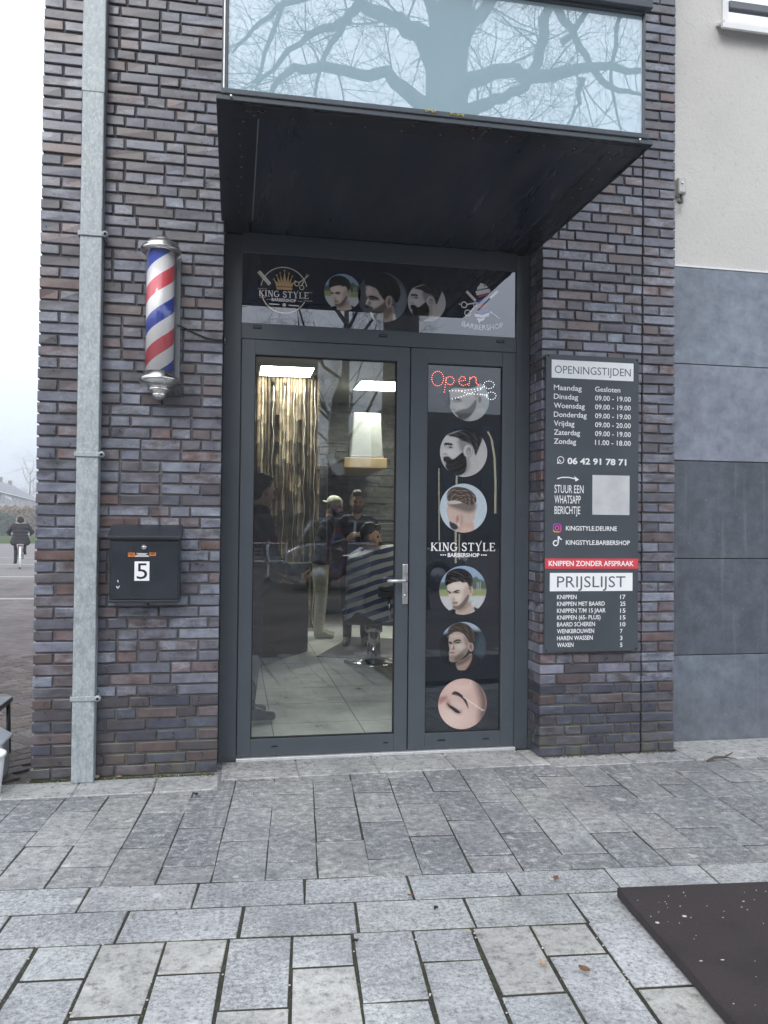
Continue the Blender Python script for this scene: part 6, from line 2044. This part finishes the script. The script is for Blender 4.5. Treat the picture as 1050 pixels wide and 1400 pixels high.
for k, (x_, d_, r_, h_) in enumerate(((2, 80, .9, 1.35), (14, 78, .75, 1.15))):
    p = DP(x_, 722, d_); bush('evergreen_shrub', ('dark green shrub in front of the beech hedge at the left edge', 'smaller dark green shrub beside the cyclist')[k], (p.x, p.y, .03), (r_, r_, h_), 1500, EVER, 'shrub', .13, k + 20, 'dark green shrubs')


# ================================================================== BARE TREES
BARK = NT('tree bark'); _n1 = BARK.noise(5, 6, .7, stretch=(1, 1, .25)); _n2 = BARK.noise(30, 4)
BARK.set('Base Color', BARK.mix(BARK.rng(_n1, .3, .7, 0, 1), (.050, .044, .038), (.13, .12, .10))); BARK.set('Roughness', .95); BARK.bump(_n1, .8, .03)


def grow(mb, p, d, L, r, depth, rr, drop=.12, min_r=.004, sides=6):
    seg = 4 if depth > 1 else 3
    pts, rs = [p], [r]
    for i in range(seg):
        d = (d + Vector((rr.uniform(-1, 1), rr.uniform(-1, 1), rr.uniform(-1, 1))) * .26 + Vector((0, 0, drop * .3))).normalized()
        p = p + d * L / seg; pts.append(p); rs.append(r * (1 - .62 * (i + 1) / seg))
        if depth > 0:
            for _ in range(2 if depth < 3 else 1):
                if rr.random() < .85:
                    ax = Vector((rr.uniform(-1, 1), rr.uniform(-1, 1), rr.uniform(-1, 1))).normalized()
                    nd = (d * .65 + ax * .85).normalized()
                    grow(mb, p, nd, L * rr.uniform(.45, .72), max(min_r, rs[-1] * rr.uniform(.42, .62)), depth - 1, rr, drop, min_r, max(3, sides - 1))
    mb.tube(pts, rs, sides, caps=False)


def bare_tree(label, loc, h, r, seed, depth=4, n=9, cat='tree'):
    rr = random.Random(seed)
    t = thing('bare_tree', label, cat, loc)
    m = MB(); pts = [(0, 0, 0), (.05, 0, h * .2), (-.05, .05, h * .4), (.02, 0, h * .62), (0, 0, h * .85)]
    m.tube(pts, [r * 1.25, r, r * .85, r * .55, r * .2], 12); m.build('trunk', BARK.mat, t)
    m = MB()
    for k in range(n):
        z = h * rr.uniform(.3, .8); a = rr.uniform(0, 6.28)
        grow(m, Vector((0, 0, z)), Vector((math.cos(a), math.sin(a), rr.uniform(.3, 1))).normalized(), h * rr.uniform(.28, .42), r * .33, depth, rr)
    m.build('crown', BARK.mat, t, fix=False)
    return t


for k, (x_, d_, hh_) in enumerate(((40, 165, 14.5), (62, 160, 15))):
    p = DP(x_, 720, d_)
    bare_tree(('pale bare tree behind the far house row', 'pale bare tree showing past the brick corner')[k], (p.x, p.y, 0), hh_, .22, 31 + k, 3, 12)

# ---- the street behind the viewer, seen only as reflections in the glass
def mirror(p, Y): return Vector((p.x, 2 * Y - p.y, p.z))
BM = BY + .012
TD = 11.0
def VB(x, y, d=TD): return mirror(DP(x, y, d), BM)           # point whose mirror image in the bay glass shows there
rr = random.Random(5)
bt = thing('big_tree', 'large bare tree across the street mirrored in the bay window glass', 'tree', (0, 0, 0))
base = VB(612, 150); 
m = MB()
m.tube([(base.x - .05, base.y, 0), (base.x - .02, base.y, 1), (base.x, base.y, 3), (base.x, base.y, base.z - .6), VB(610, 95), VB(620, 20), VB(640, -80), VB(650, -180)], [.60, .42, .33, .31, .285, .255, .19, .13], 16)
m.build('trunk', BARK.mat, bt)
m = MB()
LIMBS = [([(600, 165), (560, 128), (530, 100), (490, 99), (440, 93), (405, 92), (385, 108), (362, 135)], [.20, .16, .13, .12, .11, .09, .07, .05], 0.0),
         ([(598, 95), (578, 50), (545, 30), (510, 14), (488, 5), (470, 30), (445, 75), (430, 130)], [.26, .22, .17, .14, .13, .08, .06, .03], .3),
         ([(478, 25), (455, 35), (420, 48), (385, 80), (350, 118)], [.10, .09, .07, .06, .03], .5),
         ([(615, 140), (640, 110), (690, 96), (730, 104), (775, 100), (815, 92), (880, 96)], [.24, .18, .15, .14, .12, .09, .06], -.3),
         ([(620, 165), (655, 145), (690, 132), (720, 118), (736, 85), (745, 30), (760, -20)], [.20, .14, .11, .10, .12, .12, .10], .4),
         ([(605, 55), (592, 20), (580, -30)], [.18, .15, .1], -.4), ([(630, 60), (655, 20), (690, -25), (700, -60)], [.20, .15, .12, .08], .2),
         ([(755, 0), (780, 40), (800, 75), (820, 110), (860, 128), (880, 130)], [.10, .08, .07, .07, .05, .03], -.2),
         ([(795, 105), (790, 140), (775, 170)], [.08, .05, .02], .2), ([(770, 60), (800, 20), (840, -30)], [.08, .06, .04], -.3),
         ([(470, -20), (380, 10), (345, 40), (318, 72)], [.07, .06, .05, .02], .6), ([(395, -30), (370, 60), (350, 110)], [.06, .05, .03], -.6), ([(860, -20), (845, 40), (835, 110), (850, 180)], [.06, .05, .04, .02], .7),
         ([(610, 175), (660, 190), (720, 165), (800, 175)], [.12, .09, .06, .03], .6)]
for pts, rs, dd in LIMBS:
    P3 = [VB(x, y, TD + dd * (i / len(pts)) * 1.5) for i, (x, y) in enumerate(pts)]
    Q, R_ = [], []
    for i in range(len(P3) - 1):
        for f in (0, .33, .66):
            Q.append(P3[i].lerp(P3[i + 1], f) + Vector((rr.uniform(-1, 1), rr.uniform(-1, 1), rr.uniform(-1, 1))) * .03); R_.append(rs[i] + (rs[i + 1] - rs[i]) * f)
    Q.append(P3[-1]); R_.append(rs[-1])
    R_ = [q * .62 for q in R_]
    m.tube(Q, R_, 9)
    for i in range(1, len(Q)):
        d = (Q[i] - Q[i - 1]).normalized()
        for _ in range(2):
            if rr.random() < .34:
                ax = Vector((rr.uniform(-1, 1), rr.uniform(-.7, .7), rr.uniform(-.8, 1))).normalized()
                grow(m, Q[i], (d * .5 + ax).normalized(), rr.uniform(.5, 1.15), min(.022, R_[i] * rr.uniform(.10, .2) + .004), 2, rr, .02, .0028, 5)
m.build('crown', BARK.mat, bt, fix=False)

DM = DY + .012
def VD(x, y, d): return mirror(DP(x, y, d), DM)
def VG(x, y):                                                # ground point seen mirrored in the door glass
    v = ray(x, y); t_ = (0 - CAM.z) / v.z; return mirror(CAM + v * t_, DM)
p = VD(470, 720, 26)
bare_tree('bare street tree with fine twigs mirrored in the glass door', (p.x, p.y, 0), 11.5, .2, 77, 4, 14)

BLD = plain('dark brick facade', (.085, .07, .065), .8); 
def block(label, a, b, depth, h, roof=False):
    t = thing('street_building', label, 'building', (0, 0, 0))
    m = MB(); x0, x1 = min(a.x, b.x), max(a.x, b.x); y0 = a.y
    m.box(x0, x1, y0 - depth, y0, 0, h); m.build('wall', BLD, t)
    n = max(2, int((x1 - x0) / 2.4))
    for fl in range(max(1, int(h / 3))):
        for k in range(n):
            xx = x0 + (k + .5) * (x1 - x0) / n
            w = MB(); w.box(xx - .7, xx + .7, y0 + .001, y0 + .06, fl * 3 + .9, fl * 3 + 2.4); fo = w.build('window', GREYC, t)
            w = MB(); w.box(xx - .62, xx + .62, y0 + .0605, y0 + .075, fl * 3 + .98, fl * 3 + 2.32); w.build('pane', WIND, fo)
    return t
a, b = VD(433, 720, 38), VD(330, 720, 38)
block('tall dark brick building across the street mirrored at the left of the glass door', Vector((a.x, a.y, 0)), Vector((-14, a.y, 0)), 10, 9.4)
a = VD(525, 720, 46)
block('low brick row across the street mirrored behind the parked car', Vector((4.5, -48, 0)), Vector((9.6, -48, 0)), 8, 5.4)
block('three storey brick building across the street mirrored in the dark door leaf', Vector((10.2, -46, 0)), Vector((34, -46, 0)), 9, 9.0)

# parked silver car
c0 = VG(512, 803)
car = thing('parked_car', 'silver hatchback parked across the street mirrored in the glass door', 'car', (c0.x, c0.y, 0), rad(4))
SILV = plain('silver paint', (.42, .44, .47), .28, .5, .05, 2, coat=.6)
prof = [(-2.0, .32), (-2.06, .55), (-2.0, .82), (-1.75, .95), (-1.55, 1.02), (-.2, 1.04), (.75, .98), (1.55, .86), (1.95, .68), (2.05, .45), (2.0, .30)]
m = MB(); vs, fs = [], []
sect = [(-.86, .0), (-.9, .03), (.9, .03), (.86, .0)]
n_ = len(prof)
for y_, sc in ((-.88, .94), (-.80, 1.0), (.80, 1.0), (.88, .94)):
    for (x_, z_) in prof: vs.append((x_ * (.985 if sc < 1 else 1), y_, .62 + (z_ - .62) * sc))
for r_ in range(3):
    for i in range(n_): fs.append((r_ * n_ + i, r_ * n_ + (i + 1) % n_, (r_ + 1) * n_ + (i + 1) % n_, (r_ + 1) * n_ + i))
fs += [tuple(range(n_ - 1, -1, -1)), tuple(range(3 * n_, 4 * n_))]
m.add(vs, fs); cb_ = m.build('body', SILV, car, bevel=.03)
m = MB(); vs = []
for (zz, hw_, xa, xb) in ((1.0, .80, -1.75, .85), (1.48, .62, -1.45, .10)):
    vs += [(xa, -hw_, zz), (xb, -hw_, zz), (xb, hw_, zz), (xa, hw_, zz)]
m.add(vs, [(3, 2, 1, 0), (4, 5, 6, 7), (0, 1, 5, 4), (1, 2, 6, 5), (2, 3, 7, 6), (3, 0, 4, 7)]); m.build('cabin_glass', plain('car glass', (.02, .025, .03), .08), car, bevel=.04)
m = MB(); m.box(-1.47, .12, -.60, .60, 1.465, 1.515, 0, ch=.02)
for s in (1, -1):
    for (xa, xb) in ((-1.75, -1.45), (.85, .10), (-.55, -.50)): m.tube([(xa, .80 * s, 1.0), (xb, .62 * s, 1.48)], .035, 8)
m.build('roof', SILV, car)
for (x_, y_) in ((-1.3, .82), (1.3, .82), (-1.3, -.82), (1.3, -.82)):
    m = MB(); m.lathe([(.20, -.10), (.30, -.10), (.32, -.07), (.32, .07), (.30, .10), (.20, .10)], 24, 0, None, Matrix.Translation((x_, y_, .32)) @ Matrix.Rotation(rad(90), 4, 'X')); w_ = m.build('wheel', plain('tyre rubber', (.02, .02, .02), .8), car)
    m = MB(); m.lathe([(.19, -.09), (.19, .09)], 16, 0, None, Matrix.Translation((x_, y_ * 1.02, .32)) @ Matrix.Rotation(rad(90), 4, 'X')); m.build('rim', STEEL, w_)
for (x_, y_) in ((2.0, .6), (2.0, -.6)):
    m = MB(); m.ball((x_ - .06, y_, .66), (.10, .18, .08), 12); m.build('headlight', CHROME, car)

# feather flag and trolleys
fp = VG(460, 836)
fl = thing('feather_flag', 'tall dark feather flag on a pole mirrored in the glass door', 'flag', (fp.x, fp.y, 0), rad(3))
m = MB(); m.lathe([(.30, 0), (.30, .04), (.05, .07), (.03, .12)], 24); m.build('base', GREYC, fl)
m = MB(); m.tube([(-.16, 0, .1), (-.17, 0, 1.5), (-.17, 0, 2.9), (-.10, 0, 3.5), (.02, 0, 3.86), (.06, 0, 3.9)], [.012, .012, .010, .008, .006, .005], 8); m.build('pole', STEEL, fl)
out = [(-.16, .55), (-.165, 1.5), (-.165, 2.9), (-.10, 3.45), (.03, 3.84), (.12, 3.5), (.17, 2.9), (.18, 1.5), (.16, .62), (.0, .50)]
def flag_y(x, z): return .012 * math.sin(z * 5 + x * 8)
m = MB(); m.prism(out, 'y', -.004, .004, 0); 
cloth = m.build('cloth', plain('flag cloth', (.030, .032, .045), .8), fl)
m = MB()
def fring(cx, cz, rx, rz, w, mat, a0=0, a1=2 * math.pi):
    n = 32; vs = []
    for i in range(n + 1):
        an = a0 + (a1 - a0) * i / n
        for k in (1, 1 - w): vs.append((cx + rx * k * math.cos(an), .0052 + mat * .0003, cz + rz * k * math.sin(an)))
    m.add(vs, [(2 * i, 2 * i + 1, 2 * i + 3, 2 * i + 2) for i in range(n)], mat)
fring(0, .95, .15, .42, .12, 1); fring(0, .95, .132, .37, .30, 2); fring(.02, 2.62, .19, .42, .5, 0, rad(190), rad(300)); fring(0, 1.9, .12, .3, .3, 2, rad(180), rad(360))
m.build('print', [WHITEPVC, REDC, plain('violet cloth', (.14, .14, .30), .8)], fl)
for k in range(2):
    q = VG(352 + 26 * k, 795)
    tr = thing('shopping_trolley', ('wire shopping trolley mirrored at the left edge of the glass door', 'wire shopping trolley mirrored beside the other trolley')[k], 'trolley', (q.x, q.y, 0), rad(95), 'shopping trolleys')
    m = MB()
    for i in range(8):
        f = i / 7; x_ = -.35 + .8 * f
        m.tube([(x_, -.26, .95), (x_ * .85, -.2, .5), (x_ * .85, .2, .5), (x_, .26, .95)], .005, 5)
    for z_ in (.5, .6, .7, .8, .95):
        f = (z_ - .5) / .45; w2 = .2 + .06 * f; xa, xb = -.30 - .05 * f, .38 + .07 * f
        m.tube([(xa, -w2, z_), (xb, -w2, z_), (xb, w2, z_), (xa, w2, z_), (xa, -w2, z_)], .006 if z_ < .95 else .011, 5)
    m.build('basket', CHROME, tr)
    m = MB(); m.tube([(-.36, -.25, 1.02), (-.36, .25, 1.02)], .014, 8); m.build('handle', REDC, tr)
    m = MB()
    for s in (1, -1): m.tube([(-.36, .25 * s, 1.02), (-.32, .22 * s, .5), (-.25, .22 * s, .16), (.42, .2 * s, .14)], .012, 6)
    m.build('chassis', CHROME, tr)
    for (x_, y_) in ((-.25, .22), (-.25, -.22), (.42, .2), (.42, -.2)):
        m = MB(); m.lathe([(.02, -.015), (.06, -.015), (.06, .015), (.02, .015)], 14, 0, None, Matrix.Translation((x_, y_, .06)) @ Matrix.Rotation(rad(90), 4, 'X')); m.build('wheel', BLACKPAINT, tr)

# ================================================================== HAZE
hz_m = bpy.data.materials.new('haze air'); hz_m.use_nodes = True
_nt = hz_m.node_tree; _nt.nodes.remove(_nt.nodes['Principled BSDF'])
_v = _nt.nodes.new('ShaderNodeVolumePrincipled'); _v.inputs['Density'].default_value = .0030; _v.inputs['Color'].default_value = (.92, .95, 1, 1); _v.inputs['Anisotropy'].default_value = 0.0
_nt.links.new(_v.outputs[0], _nt.nodes['Material Output'].inputs['Volume'])
mb = MB(); mb.box(-620, 620, -620, 920, -1.2, 22)
tag(mb.build('haze', hz_m), kind='stuff')
